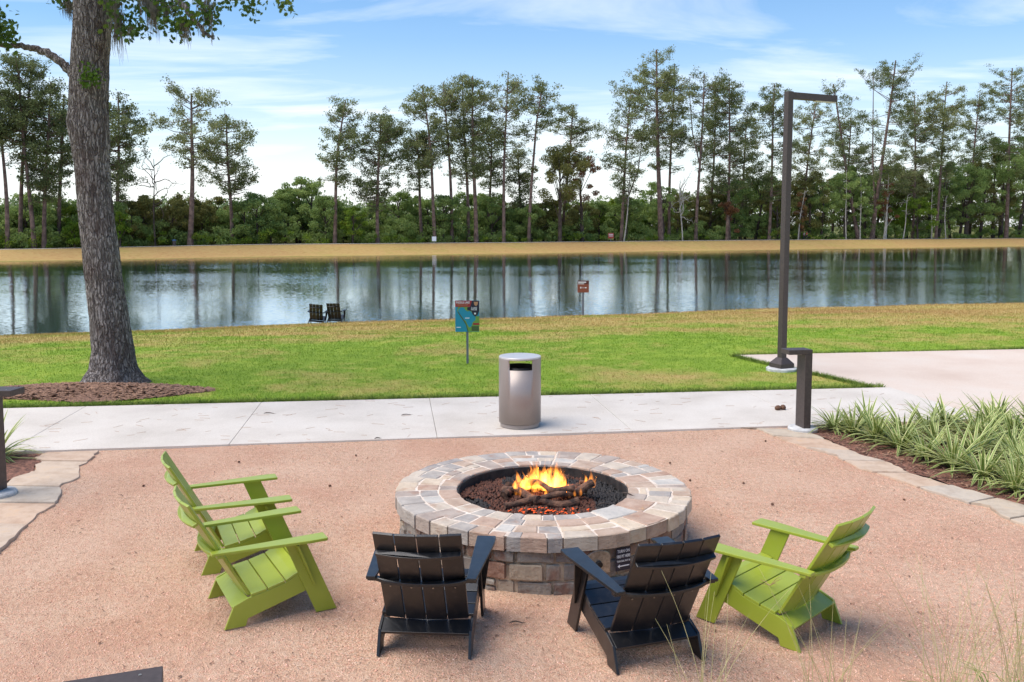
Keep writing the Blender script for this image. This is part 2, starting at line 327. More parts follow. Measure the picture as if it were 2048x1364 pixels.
rg_ = q.noise(ad.outputs[0], 17, 3, .55, (1, 1, .13)); ed = q.math('MULTIPLY', q.ramp(rg_, [(.36, (.0,)*3), (.5, (1,)*3), (.62, (.25,)*3), (.7, (1,)*3)]), q.ramp(ed0, [(0, (.25,)*3), (.1, (1,)*3)]))
c = q.ramp(ed, [(.0, lin(36, 29, 27)), (.25, lin(80, 69, 64)), (.6, lin(140, 129, 122)), (1, lin(180, 171, 165))])
c = q.mix(.38, c, q.ramp(fine, [(.3, lin(56, 45, 40)), (.55, lin(138, 126, 118)), (.75, lin(200, 192, 184))]))
pt = q.noise(o, 1.3, 5); c = q.mix(q.math('MULTIPLY', q.ramp(pt, [(.5, (0,0,0)), (.66, (1,1,1))]), .5), c, lin(84, 62, 54))
q.set(Base_Color=c, Roughness=.95)
hh = q.math('ADD', q.ramp(ed, [(0, (0,0,0)), (.8, (1,1,1))]), q.math('MULTIPLY', fine, .45)); q.bump(hh, 1.0, .045); M['oakbark'] = q.m
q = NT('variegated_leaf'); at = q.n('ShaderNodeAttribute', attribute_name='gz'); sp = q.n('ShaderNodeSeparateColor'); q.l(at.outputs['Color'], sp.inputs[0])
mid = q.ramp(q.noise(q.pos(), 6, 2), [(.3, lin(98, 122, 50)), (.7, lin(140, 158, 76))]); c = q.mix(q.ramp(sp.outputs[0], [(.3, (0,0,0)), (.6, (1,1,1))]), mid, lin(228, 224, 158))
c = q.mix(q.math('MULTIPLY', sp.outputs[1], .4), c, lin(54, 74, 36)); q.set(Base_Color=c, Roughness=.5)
t = q.n('ShaderNodeBsdfTranslucent'); q.l(c, t.inputs[0]); ms = q.n('ShaderNodeMixShader'); ms.inputs[0].default_value = .25
q.l(q.b.outputs[0], ms.inputs[1]); q.l(t.outputs[0], ms.inputs[2]); q.l(ms.outputs[0], q.t.nodes['Material Output'].inputs['Surface']); M['lily'] = q.m
M['stem'] = two('dry_grass_stem', lin(150, 146, 92), lin(196, 184, 130), 12, .7)
M['cone'] = two('pine_cone_scale', lin(70, 46, 34), lin(122, 88, 66), 60, .9)
M['straw'] = two('fallen_needles', lin(150, 112, 86), lin(188, 150, 120), 12, .9)
M['skin'] = plain('skin', lin(176, 128, 104), .6); M['redshirt'] = plain('red_shirt', lin(190, 44, 48), .8); M['paleshirt'] = plain('pale_shirt', lin(196, 180, 190), .8); M['darkcloth'] = plain('dark_trousers', lin(38, 38, 46), .8)
# ------------------------------------------------------------------ terrain: lawn, lake bed, far bank, woodland floor as one sheet
ZCREST, ZWATER = -1.35, -1.65
def interp_lin(pts):
    xs = np.array([p[0] for p in pts]); ys = np.array([p[1] for p in pts])
    def f(x):
        x = np.asarray(x, float); y = np.interp(x, xs, ys)
        s0 = (ys[1]-ys[0])/(xs[1]-xs[0]); s1 = (ys[-1]-ys[-2])/(xs[-1]-xs[-2])
        y = np.where(x < xs[0], ys[0] + np.maximum(x-xs[0], -60)*s0, y); y = np.where(x > xs[-1], ys[-1] + np.minimum(x-xs[-1], 60)*s1, y); return y
    return f
fA = interp_lin([G(0, 820), G(1755, 778)])                      # far edge of the concrete path
fN = interp_lin([G(0, 908), G(1570, 855)])                      # near edge of it
fB = interp_lin([G(a, b, ZCREST) for a, b in ((0, 675), (265, 664), (616, 648), (1024, 636), (1165, 632), (1600, 616), (2048, 606))])
fC = interp_lin([G(a, b, ZWATER) for a, b in ((0, 524), (500, 515), (950, 509), (1500, 501), (2048, 493))])
_bt = []
for a, b in ((0, 500), (500, 490), (1000, 486), (1500, 481), (2048, 477)):
    x = (a-1024)/FPX*150
    for _ in range(12): Yd = float(fC(x)) + 13; P = atY(a, b, Yd); x = .5*x+.5*P.x
    _bt.append((P.x, Yd, P.z))
fD = interp_lin([(p[0], p[1]) for p in _bt]); fDz = lambda x: np.interp(x, [p[0] for p in _bt], [p[2] for p in _bt])
def vnoise(x, y, s, seed=0):
    x = np.asarray(x, float)/s; y = np.asarray(y, float)/s
    xi = np.floor(x); yi = np.floor(y); fx = x-xi; fy = y-yi; fx = fx*fx*(3-2*fx); fy = fy*fy*(3-2*fy)
    h = lambda a, b: np.modf(np.abs(np.sin(a*127.1+b*311.7+seed*74.7)*43758.5453))[0]
    return (h(xi, yi)*(1-fx)+h(xi+1, yi)*fx)*(1-fy)+(h(xi, yi+1)*(1-fx)+h(xi+1, yi+1)*fx)*fy
def lawn_z(x, y):
    x = np.asarray(x, float); y = np.asarray(y, float)
    a, b = fA(x)+5, fB(x); t = np.clip((y-a)/(b-a), 0, 1)
    z = ZCREST*t**1.35 + (vnoise(x, y, 3.1, 3)-.5)*.07*np.clip((y-fA(x))/3, 0, 1)
    return np.where(y < fA(x)+.02, -.06, z+.012)
def ground_z(x, y):
    x = np.asarray(x, float); y = np.asarray(y, float)
    b, c, d = fB(x), fC(x), fD(x); dz = fDz(x)
    z = lawn_z(x, y)
    z = np.where(y > b, ZCREST - np.clip((y-b)/1.6, 0, 1)**.8*.6, z)
    z = np.where(y > b+1.6, ZCREST-.6-np.clip((y-b-1.6)/10, 0, 1)*1.5, z)
    z = np.where(y > c-4, ZWATER-.5+np.clip((y-c+4)/4, 0, 1)*.5, z)
    t = np.clip((y-c)/(d-c), 0, 1)
    z = np.where(y > c, ZWATER+(dz-ZWATER)*(t*t*(3-2*t)*.5+t*.5), z)
    z = np.where(y > d, dz + np.clip((y-d-30)/400, 0, 1)*1.0, z); return z
def dryness(x, y):
    s = (y-fA(x))/(fB(x)-fA(x))
    dry = np.interp(s, [0, .012, .05, .1, .3, .42, .58, .8, 1.0], [.38, .22, .48, .2, .24, .52, .68, .72, .9])
    dry = dry + np.clip((x-9)/14, 0, 1)*.3*(s > .2)
    br = np.interp(s, [0, .9, .98, 1.0], [0, 0, .4, .8])
    for px, py, rx, ry, am in ((1640, 634, 4.2, 3.6, .75), (1065, 646, 1.8, 2.2, .5), (1900, 640, 3.0, 3.0, .4)):
        gx_, gy_ = G(px, py, -1.0); br = br + am*np.exp(-((x-gx_)/rx)**2-((y-gy_)/ry)**2)
    return dry, np.clip(br, 0, 1)
xs = np.concatenate([-np.geomspace(3000, 62, 22), np.linspace(-60, 120, 190), np.geomspace(124, 3000, 22)])
rows = []
for lo, hi, n in (('far0', 'A', 10), ('A', 'B', 46), ('B', 'B2', 8), ('B2', 'C', 16), ('C', 'D', 12), ('D', 'E', 14), ('E', 'Z', 14)):
    f = {'far0': lambda x: fA(x)*0-60, 'A': fA, 'B': fB, 'B2': lambda x: fB(x)+1.8, 'C': fC, 'D': fD, 'E': lambda x: fD(x)+60, 'Z': lambda x: fD(x)*0+4000}
    for k in range(n):
        t = k/n; t = t**2 if hi == 'Z' else t
        rows.append(f[lo](xs)*(1-t)+f[hi](xs)*t)
        if lo == 'far0' and k == n-1: rows.append(fA(xs)-.01)
rows.append(fA(xs)*0+4000)
Yg = np.array(rows); Xg = np.broadcast_to(xs, Yg.shape); Zg = ground_z(Xg, Yg+1e-4)
dr, br = dryness(Xg, Yg); far = (Yg > fC(Xg)-.5).astype(float)
wood = np.clip((Yg-fD(Xg)-2.5)/1.5, 0, 1); wood = np.where(np.abs(Yg-fC(Xg)) < .4, .85, wood); br = np.where(far > 0, .86+.5*(vnoise(Xg, Yg, 7, 5)-.5), br); br = np.where(wood > .5, 0, br)
att = np.stack([np.where(far > 0, .7, dr), br, wood, np.ones_like(dr)], -1).reshape(-1, 4)
nr, nc = Yg.shape; idx = np.arange(nr*nc).reshape(nr, nc)
F = np.stack([idx[:-1, :-1], idx[:-1, 1:], idx[1:, 1:], idx[1:, :-1]], -1).reshape(-1, 4)
tag(link('ground', np_mesh('ground', np.stack([Xg, Yg, Zg], -1).reshape(-1, 3), F, M['ground'], att, True)), 'grass lawn sloping to the lake and the dry far bank', kind='structure')
# water
mb = MB(); n = 60; X = np.linspace(-700, 900, n)
near = fB(X)+.1; farr = fC(X)+3
for i in range(n): mb.v += [(X[i], near[i], ZWATER), (X[i], farr[i], ZWATER)]
for i in range(n-1): mb.face((2*i, 2*i+2, 2*i+3, 2*i+1))
tag(mb.build('lake', M['water']), 'rippled lake reflecting pale sky and tree trunks', kind='structure')
# pale walking path along the far bank
mb = MB(); X = np.linspace(-140, 230, 120); A = fD(X)+.4
for i in range(len(X)):
    z = float(fDz(X[i]))+.05; mb.v += [(X[i], A[i], z), (X[i], A[i]+2.2, z+.02)]
for i in range(len(X)-1): mb.face((2*i, 2*i+2, 2*i+3, 2*i+1))
tag(mb.build('far_path', M['concrete']), 'thin pale path along the top of the far bank', kind='structure')
# ------------------------------------------------------------------ gravel court
rng = np.random.default_rng(5)
gx, gy = np.meshgrid(np.linspace(-9, 9, 150), np.linspace(0, 1, 130))
GY = 1.0*(1-gy)+(fN(gx)+.25)*gy
GZ = (vnoise(gx, GY, .7, 1)-.5)*.02+(vnoise(gx, GY, .22, 2)-.5)*.008
idx = np.arange(gx.size).reshape(gx.shape); F = np.stack([idx[:-1, :-1], idx[:-1, 1:], idx[1:, 1:], idx[1:, :-1]], -1).reshape(-1, 4)
tag(link('gravel_court', np_mesh('gravel_court', np.stack([gx, GY, GZ], -1).reshape(-1, 3), F, M['gravel'], None, True)), 'pinkish decomposed granite gravel around the fire pit', kind='structure')
def gravel_z(x, y): return (vnoise(x, y, .7, 1)-.5)*.02+(vnoise(x, y, .22, 2)-.5)*.008
def inpoly(x, y, poly):
    ins = np.zeros(len(x), bool); n = len(poly)
    for i in range(n):
        x0, y0 = poly[i]; x1, y1 = poly[(i+1) % n]
        if y0 == y1: continue
        cnd = ((y0 > y) != (y1 > y)) & (x < (x1-x0)*(y-y0)/(y1-y0)+x0); ins ^= cnd
    return ins
def scatter_tetra(name, X, Y, Z, S, mat, label, flat=.7):
    n = len(X); base = np.array([[1, 0, -.4], [-.5, .87, -.4], [-.5, -.87, -.4], [0, 0, .8]])
    V = base[None]*S[:, None, None]*rng.uniform(.6, 1.3, (n, 4, 3)); V[:, :, 2] *= flat
    a = rng.uniform(0, 6.28, n); ca, sa = np.cos(a)[:, None], np.sin(a)[:, None]
    vx = V[:, :, 0]*ca-V[:, :, 1]*sa; vy = V[:, :, 0]*sa+V[:, :, 1]*ca
    V = np.stack([vx+X[:, None], vy+Y[:, None], V[:, :, 2]+Z[:, None]], -1).reshape(-1, 3)
    f = np.array([[0, 1, 3], [1, 2, 3], [2, 0, 3], [0, 2, 1]]); F = (f[None]+4*np.arange(n)[:, None, None]).reshape(-1, 3)
    o = link(name, np_mesh(name, V, F, mat)); tag(o, label, kind='stuff'); return o
n = 90000; d = rng.uniform(4.6, 12.9, n); X = rng.uniform(-.62, .62, n)*d; k = (d < fN(X)) & (np.hypot(X-.29, d-8.0) > 1.33); X, d = X[k], d[k]
scatter_tetra('gravel_grains', X, d, gravel_z(X, d)+.001, rng.uniform(.005, .012, len(X))*(1+.6*(rng.random(len(X)) < .04)), M['grain'], 'loose granite grains strewn over the gravel court')
# ------------------------------------------------------------------ concrete path of separate slabs
path = tag(empty('concrete_path', (0, 12, 0)), 'pale broom finished concrete path between gravel and lawn', kind='structure')
NJ = [-3.7+2.69*k for k in range(-8, 6)]
def fEdge(x): return float(fN(x)), float(fA(x))
DX = -.36
for i in range(len(NJ)-1):
    a, b = NJ[i]+.003, NJ[i+1]-.003
    if a > 6.5: break
    def P(x, s, z):
        y0 = float(fN(x)); xx = x+DX*s if s else x; return (xx, float(fA(xx)) if s else y0, z)
    top = .028
    mb = MB(); mb.hexa([P(a, 0, -.08), P(b, 0, -.08), P(b, 1, -.08), P(a, 1, -.08), P(a, 0, top), P(b, 0, top), P(b, 1, top), P(a, 1, top)])
    for v in range(len(mb.v)): mb.v[v] = (mb.v[v][0], mb.v[v][1]-12, mb.v[v][2])
    mb.build('slab', M['concrete'], path, bevel=.004)
# plaza to the side, joining the path
tip = G(1470, 712); inner = G(1755, 779); pr = G(2048, 700)
slope = (pr[1]-tip[1])/(pr[0]-tip[0])
poly = [tip, inner, (6.6, float(fA(6.6))-.02), (6.55, float(fN(6.6))), (7.6, 12.85), (12, 13.6), (30, 16), (40, tip[1]+slope*(40-tip[0]))]
mb = MB(); mb.prism([(x, y, -.1) for x, y in poly], [(x, y, .024) for x, y in poly])
tag(mb.build('plaza', M['plaza'], bevel=.008), 'wide pinkish concrete plaza beside the planting bed', kind='structure')
# ------------------------------------------------------------------ flagstone edging, planting beds
def strip(name, front, back, cuts, label):
    root = tag(empty(name, (*front[len(front)//2], 0)), label, kind='structure'); loc = root.location
    fr = [Vector((*p, 0)) for p in front]; bk = [Vector((*p, 0)) for p in back]
    def samp(pl, t):
        L = [0]
        for i in range(len(pl)-1): L.append(L[-1]+(pl[i+1]-pl[i]).length)
        s = t*L[-1]
        for i in range(len(pl)-1):
            if s <= L[i+1] or i == len(pl)-2: return pl[i].lerp(pl[i+1], (s-L[i])/(L[i+1]-L[i]))
    rr = random.Random(3)
    for i in range(len(cuts)-1):
        a, b = cuts[i]+.0012, cuts[i+1]-.0012; sk = rr.uniform(-.02, .02)
        ring = [samp(fr, a+(b-a)*k/6) for k in range(7)] + [samp(bk, min(1, max(0, (a if k == 6 else b)+(a-b)*k/6*(k < 6)))) for k in range(7)]
        ring = [p + Vector((rr.uniform(-.02, .02), rr.uniform(-.02, .02), 0)) for p in ring]
        c = sum(ring, Vector())/len(ring); top = .022+rr.uniform(-.006, .006); tl = Vector((rr.uniform(-.006, .006), rr.uniform(-.006, .006), 0))
        lo = [p-loc+Vector((0, 0, -.03)) for p in ring]; mid = [p-loc+Vector((0, 0, top-.01)) for p in ring]
        hi = [c+(p-c)*.985-loc+Vector((0, 0, top+(p-c).dot(tl))) for p in ring]
        mb = MB(); mb.rings([lo, mid, hi]); mb.build('stone', M['flag'], root, recalc=True)
    return root
RF = [G(*p) for p in ((1480, 858), (1514, 859), (1569, 883), (1612, 897), (1671, 912.5), (1717, 940), (1751, 948), (1785, 957), (1871, 988), (1939, 1009.5), (1976, 1012.5), (2010, 1037), (2046, 1051), (2170, 1110), (2330, 1190))]
RB = [G(*p) for p in ((1600, 862), (1631, 872), (1655, 883), (1726, 914), (1782, 929), (1819, 949), (1862, 960), (1914, 979), (1948, 986), (2010, 1005), (2048, 1014), (2200, 1062), (2420, 1140))]
strip('flagstone_edging', RF, RB, [0, .11, .22, .33, .42, .52, .62, .72, .82, .91, 1], 'irregular tan flagstones edging the bed of striped plants')
LF = [G(*p) for p in ((198, 904.5), (184, 920), (159, 935), (160, 946), (156, 960), (145, 967), (131, 967), (121, 977), (123, 985), (114, 1005), (96, 1021.6), (78, 1028.5), (56, 1055), (31, 1076), (0, 1105), (-60, 1165), (-140, 1250))]
LB = [G(*p) for p in ((93, 908.6), (67, 921), (86, 922.6), (68, 934), (67, 948), (42, 955), (17, 964), (5, 977), (-20, 1000), (-60, 1020), (-110, 1060), (-190, 1130), (-300, 1230))]
strip('flagstone_edging', LF, LB, [0, .1, .2, .33, .45, .58, .72, .86, 1], 'irregular tan flagstones edging the bare bed by the bollard')
def bed(name, poly, z, mat, label):
    bm = bmesh.new(); vs = [bm.verts.new((x, y, z)) for x, y in poly]; bm.faces.new(vs); bmesh.ops.triangulate(bm, faces=bm.faces)
    bmesh.ops.subdivide_edges(bm, edges=bm.edges, cuts=5, use_grid_fill=True)
    for v in bm.verts: v.co.z += float(vnoise(v.co.x, v.co.y, .35, 7)-.5)*.03
    me = bpy.data.meshes.new(name); bm.to_mesh(me); bm.free(); me.materials.append(mat); o = link(name, me); tag(o, label, kind='structure'); return o
RBED = [(x, y) for x, y in RB] + [(9.5, 7.0), (14, 9.5), (14, 13.7), (7.55, 12.8), (4.6, 12.58)]
bed('planting_bed', [(RB[0][0], RB[0][1])] + RBED[1:], .02, M['bedsoil'], 'dark mulched bed under the striped plants')
LBED = [(x, y) for x, y in LB] + [(-12, 5), (-12, float(fN(-12))-.02), (-6.5, float(fN(-6.5))-.02)]
bed('planting_bed', LBED, .012, M['bedsoil'], 'bare gravelly bed beside the flagstones and bollard')
# ------------------------------------------------------------------ lawn blades (uncountable), uncut edge fringe, mulch
def blades(name, X, Y, hgt, wid, mat, label, attr=True, lean=.5):
    n = len(X); Z = lawn_z(X, Y) - .004; a = rng.uniform(0, 6.28, n); dx, dy = np.cos(a)*wid, np.sin(a)*wid
    lx, ly = rng.normal(0, lean, n)*hgt, rng.normal(0, lean, n)*hgt
    V = np.stack([np.stack([X-dx, Y-dy, Z], -1), np.stack([X+dx, Y+dy, Z], -1), np.stack([X+lx, Y+ly, Z+hgt], -1)], 1).reshape(-1, 3)
    at = None
    if attr:
        d_, b_ = dryness(X, Y); at = np.repeat(np.stack([d_, b_, d_*0, d_*0+1], -1), 3, 0)
    o = link(name, np_mesh(name, V, np.arange(3*n).reshape(-1, 3), mat, at)); tag(o, label, kind='stuff')
PLZ = [tip, inner, (6.6, float(fA(6.6))-.02), (40, 14), (40, tip[1]+slope*(40-tip[0]))]
MUL = []
for k in range(40):
    a = 2*math.pi*k/40; MUL.append((-7.35+(1.95+.18*math.sin(3*a+1)+.1*math.sin(7*a))*math.cos(a)*1.0, 15.2+(.84+.1*math.sin(4*a))*math.sin(a)))
n = 330000; Y = 13.5+(rng.random(n)**1.7)*36; X = rng.uniform(-.64, .64, n)*Y
k = (Y > fA(X)+.02) & (Y < fB(X)) & ~inpoly(X, Y, PLZ) & ~inpoly(X, Y, MUL); X, Y = X[k], Y[k]
blades('lawn_grass', X, Y, rng.uniform(.02, .055, len(X))*np.clip(Y/22, .8, 1.5), rng.uniform(.003, .007, len(X))*np.clip(Y/18, .8, 2.4), M['blade'], 'short mown lawn grass, green near and straw coloured by the lake')
n = 26000; X = rng.uniform(-11, 6.6, n); Y = fA(X)+rng.normal(.03, .07, n); k = Y > fA(X)-.05; X, Y = X[k], Y[k]
ex = np.linspace(0, 1, 4000); X2 = tip[0]+(inner[0]-tip[0])*ex; Y2 = tip[1]+(inner[1]-tip[1])*ex+0*ex; nx, ny = (inner[1]-tip[1]), -(inner[0]-tip[0]); L = math.hypot(nx, ny); off = np.abs(rng.normal(.04, .05, 4000)); X2 = X2+nx/L*off; Y2 = Y2+ny/L*off
X3 = rng.uniform(tip[0], 16, 5000); Y3 = tip[1]+slope*(X3-tip[0])+np.abs(rng.normal(.03, .05, 5000))
blades('edge_grass', np.concatenate([X, X2, X3]), np.concatenate([Y, Y2, Y3]), rng.uniform(.04, .1, len(X)+9000), rng.uniform(.004, .008, len(X)+9000), M['edgegrass'], 'longer uncut grass fringe overhanging the concrete edges', False, .7)
mb = MB(); c = (-7.35, 15.2); mb.v.append((c[0], c[1], .12))
for rr_, z in ((.35, .11), (.7, .06), (1.0, .005)):
    for x, y in MUL: mb.v.append((c[0]+(x-c[0])*rr_, c[1]+(y-c[1])*rr_, z+float(lawn_z(x, max(y, float(fA(x))+.1)))*(rr_ == 1)))
m_ = len(MUL)
for i in range(m_): mb.face((0, 1+i, 1+(i+1) % m_))
for k in range(2):
    for i in range(m_): j = (i+1) % m_; mb.face((1+k*m_+i, 1+(k+1)*m_+i, 1+(k+1)*m_+j, 1+k*m_+j))
tag(mb.build('mulch_ring', M['mulch'], smooth=True), 'reddish bark mulch bed around the big oak trunk', kind='structure')
def chips(name, X, Y, Z, s0, s1, mat, label):
    n = len(X); L = rng.uniform(s0, s1, n); w = L*rng.uniform(.12, .35, n); a = rng.uniform(0, 3.14, n); ca, sa = np.cos(a), np.sin(a); t = rng.uniform(-.25, .25, n)
    c4 = []
    for u, v in ((-1, -1), (1, -1), (1, 1), (-1, 1)): c4.append(np.stack([X+u*L/2*ca-v*w/2*sa, Y+u*L/2*sa+v*w/2*ca, Z+u*t*L/2+.006+v*w*.15], -1))
    V = np.stack(c4, 1).reshape(-1, 3); o = link(name, np_mesh(name, V, np.arange(4*n).reshape(-1, 4), mat)); tag(o, label, kind='stuff')
n = 9000; X = rng.uniform(-9.8, -5, n); Y = rng.uniform(14.1, 16.3, n); k = inpoly(X, Y, MUL); X, Y = X[k], Y[k]; rr_ = np.hypot((X-c[0])/2.15, (Y-c[1])/.84)
chips('mulch_chips', X, Y, np.interp(rr_, [0, .35, .7, 1], [.12, .11, .06, .01]), .04, .14, M['mulchbit'], 'bark chips and needles scattered on the mulch round the oak')
n = 14000; X = rng.uniform(3.5, 9, n); Y = rng.uniform(7, 12.8, n); k = inpoly(X, Y, RBED); X, Y = X[k], Y[k]
chips('bed_chips', X, Y, X*0+.03, .02, .07, M['mulchbit'], 'bark chips scattered in the bed of striped plants')
n = 1500; Yq = rng.uniform(5, 12.4, n); Xq = rng.uniform(-.55, .55, n)*Yq; k = (Yq < fN(Xq)-.05) & (np.hypot(Xq-.29, Yq-8) > 1.4); Xq, Yq = Xq[k], Yq[k]; k = vnoise(Xq, Yq, .9, 12) > .45; Xq, Yq = Xq[k], Yq[k]
chips('gravel_litter', Xq, Yq, gravel_z(Xq, Yq)+.004, .012, .04, M['mulchbit'], 'tiny brown leaf and bark litter on the gravel court')
n = 420; X = rng.uniform(-9, 6.3, n); Y = fN(X)+rng.random(n)*(fA(X)-fN(X)-.1)
keep = rng.random(n) < .4; X, Y = X[keep], Y[keep]
L = rng.uniform(.06, .2, len(X)); a = rng.normal(.25, .6, len(X)); V = []; 
for x, y, l, b in zip(X, Y, L, a):
    dx, dy = math.cos(b)*l/2, math.sin(b)*l/2; nx, ny = -math.sin(b)*.0014, math.cos(b)*.0014
    V += [(x-dx-nx, y-dy-ny, .031), (x+dx-nx, y+dy-ny, .031), (x+dx+nx, y+dy+ny, .034), (x-dx+nx, y-dy+ny, .034)]
tag(link('fallen_needles', np_mesh('fallen_needles', V, np.arange(len(V)).reshape(-1, 4), M['straw'])), 'fallen pine needles lying on the concrete path', kind='stuff')
# ------------------------------------------------------------------ fire pit
PC = Vector((.29, (G(1087, 901.5, .47)[1]+G(1087, 1076, .47)[1])/2, 0)); PR = (G(1087, 901.5, .47)[1]-G(1087, 1076, .47)[1])/2
PC.x = G(1087, 985, .47)[0]; RI = PR*.587; PH = .47; RW = PR-.036
pit = tag(empty('fire_pit', PC), 'round fire pit of grey and rust stone with a wide stone cap', 'fire pit')
rp = random.Random(11)
def pol(r, a, z): return (r*math.cos(a), r*math.sin(a), z)
mb = MB(); N = 96
mb.rings([[pol(r, 2*math.pi*k/N, z) for k in range(N)] for r, z in ((RW-.03, -.05), (RW-.03, PH-.12), (PR-.026, PH-.112), (PR-.026, PH-.02), (PR-.012, PH-.005), (RI+.008, PH-.005), (RI+.015, PH-.13))], False, False)
mb.cur = 0; mo = mb.build('mortar', [M['mortar']], pit, recalc=True)
mb = MB(); mb.rings([[pol(r, 2*math.pi*k/N, z) for k in range(N)] for r, z in ((RW-.022, -.05), (RW-.022, PH-.118))], False, False); mb.build('wall_mortar', M['mortar_side'], pit)
mb = MB(); mb.rings([[pol(r, 2*math.pi*k/N, z) for k in range(N)] for r, z in ((RI+.004, PH-.02), (RI-.012, PH-.022), (RI-.012, PH-.24), (.02, PH-.24))], False, True); mb.build('liner', M['soot'], pit, recalc=True)
def stone_arc(name, r0, r1, a0, a1, z0, z1, mat, jit=.008, ch=.008, side=False):
    ns = max(2, int((a1-a0)*r1/.09)); ring = []
    j = lambda s=jit: rp.uniform(-s, s)
    o = [(r1+j(), a0+(a1-a0)*k/ns+j()/r1) for k in range(ns+1)]; i_ = [(r0+j(), a0+(a1-a0)*k/ns+j()/r1) for k in range(ns, -1, -1)]
    ring = o+i_; cr, ca = sum(p[0] for p in ring)/len(ring), (a0+a1)/2
    def sh(d):
        out = []
        for r, a in ring:
            rr_ = r + (d if r < cr else -d); aa = a + (d/r if a < ca else -d/r) if abs(a-ca) > (a1-a0)*.35 else a
            out.append((rr_, aa))
        return out
    tz = j(.004)
    lay = [(0, z0), (0, z1-ch+tz), (ch, z1+tz)] if not side else [(ch, z0), (0, z0+ch), (0, z1-ch), (ch, z1)]
    mb = MB(); mb.rings([[pol(r, a, z+(j(.002) if k == len(lay)-1 else 0)) for r, a in sh(d)] for k, (d, z) in enumerate(lay)])
    return mb.build(name, mat, pit, recalc=True)
# cap: radial bands of stones of uneven width
a = 0.0; g = .013
while a < 2*math.pi-.05:
    w = rp.uniform(.3, .62); w = 2*math.pi-a if 2*math.pi-a-w < .25 else w
    L = PR-RI; nr_ = rp.choice((3, 3, 4, 2)); cut = [0] + sorted(rp.uniform(.9, 1.1)*k/nr_ for k in range(1, nr_)) + [1]
    for k in range(nr_):
        r0, r1 = RI-.004+L*cut[k], RI-.004+L*cut[k+1]
        if k == nr_-1: r1 = PR+rp.uniform(-.014, .018)+g*.5
        arc = w*r1; m = max(1, round(arc/rp.uniform(.13, .29))); cs = [a] + [a+w*(i+rp.uniform(-.22, .22))/m for i in range(1, m)] + [a+w]
        for i in range(m):
            b0, b1 = cs[i], cs[i+1]; sp2 = (r0, r1)
            if rp.random() < .2 and (b1-b0)*r1 > .2 and r1-r0 > .17:
                mid_ = (r0+r1)/2+rp.uniform(-.02, .02); bands = ((r0, mid_), (mid_, r1))
            else: bands = ((r0, r1),)
            for q0, q1 in bands: stone_arc('cap_stone', q0+g*.5, q1-g*.5, b0+g*.5/q1, b1-g*.5/q1, PH-(.115 if q1 > PR-.03 else .05), PH, M['stone'], .009, .007)
    a += w
SGA = math.atan2(*(lambda p: (p[1]-PC.y, p[0]-PC.x))(G(1245, 1137, .30)))
sx, sy = G(1245, 1123, .30); SGA = math.atan2(sy-PC.y, sx-PC.x)
sgx = math.asin(max(-1, min(1, ((1246-1024)/FPX*(PC.y-RW*.8)-PC.x)/RW))) - math.pi/2
for z0, z1 in ((-.02, .10), (.10, .245), (.245, .352)):
    a = rp.uniform(0, .3); end = a+2*math.pi
    while a < end-.03:
        w = rp.uniform(.1, .26); w = end-a if end-a-w < .09 else w
        if rp.random() < .16 and z1-z0 > .11:
            zm = (z0+z1)/2; bands = ((z0, zm), (zm, z1))
        else: bands = ((z0, z1),)
        for b0, b1 in bands:
            stone_arc('wall_stone', RW-.07, RW+rp.uniform(-.008, .014), a+.011, a+w-.011, b0+.008, b1-.008, M['wstone'], .011, .009, True)
        a += w
# control recess and sign on the wall
def on_wall(name, ang, z, build, parent):
    root = empty(name, (RW*math.cos(ang), RW*math.sin(ang), z)); root.rotation_euler = (0, 0, ang+math.pi/2); root.parent = parent; build(root); return root
def text_mesh(s, size, mat, align='CENTER', squeeze=1.0):
    cu = bpy.data.curves.new('t', 'FONT'); cu.body = s; cu.size = size; cu.align_x = align; cu.align_y = 'CENTER'; cu.extrude = .0006; cu.resolution_u = 3; cu.offset = size*.012
    o = bpy.data.objects.new('t', cu); COL.objects.link(o); dg = bpy.context.evaluated_depsgraph_get(); me = bpy.data.meshes.new_from_object(o.evaluated_get(dg)); bpy.data.objects.remove(o)
    for v in me.vertices: v.co.x *= squeeze
    me.materials.clear(); me.materials.append(mat); return me
def put_text(s, size, mat, parent, x, z, y=-.006, squeeze=1.0, name='lettering', align='CENTER'):
    o = link(name, text_mesh(s, size, mat, align, squeeze), parent); o.location = (x, y, z); o.rotation_euler = (R(90), 0, 0); return o
def rec(r_):
    mb = MB(); prof = [(-.1, -.09), (.1, -.09), (.1, .045)] + [(.1*math.cos(t), .045+.055*math.sin(t)) for t in np.linspace(.2, math.pi-.2, 9)] + [(-.1, .045)]
    mb.prism([(x, -.022, z) for x, z in prof], [(x, .02, z) for x, z in prof]); mb.build('plate', M['steel'], r_, bevel=.006)
    k = MB(); k.tube([(0, -.018, -.01), (0, -.05, -.01)], [.028, .024], 16); k.build('dial', M['darkplastic'], r_)
on_wall('control_panel', sgx-.165, .245, rec, pit)
sg = empty('instruction_sign', (PC.x+(RW+.02)*math.cos(sgx), PC.y+(RW+.02)*math.sin(sgx), .252)); sg.rotation_euler = (0, 0, sgx+math.pi/2)
tag(sg, 'small dark blue sign with white lettering and arrow on the fire pit wall', 'sign')
mb = MB(); mb.box(-.068, .068, -.004, .004, -.1, .085); mb.build('plate', M['navy'], sg, bevel=.002)
put_text('TURN ON', .034, M['white'], sg, 0, .058, squeeze=.75); put_text('FIRE PIT HERE', .034, M['white'], sg, 0, .016, squeeze=.62); put_text('TURN DIAL PAST 20', .02, M['white'], sg, 0, -.022, squeeze=.7)
mb = MB(); pts = [(-.055, -.062), (-.035, -.047), (-.035, -.058), (.055, -.058), (.055, -.066), (-.035, -.066), (-.035, -.077)]
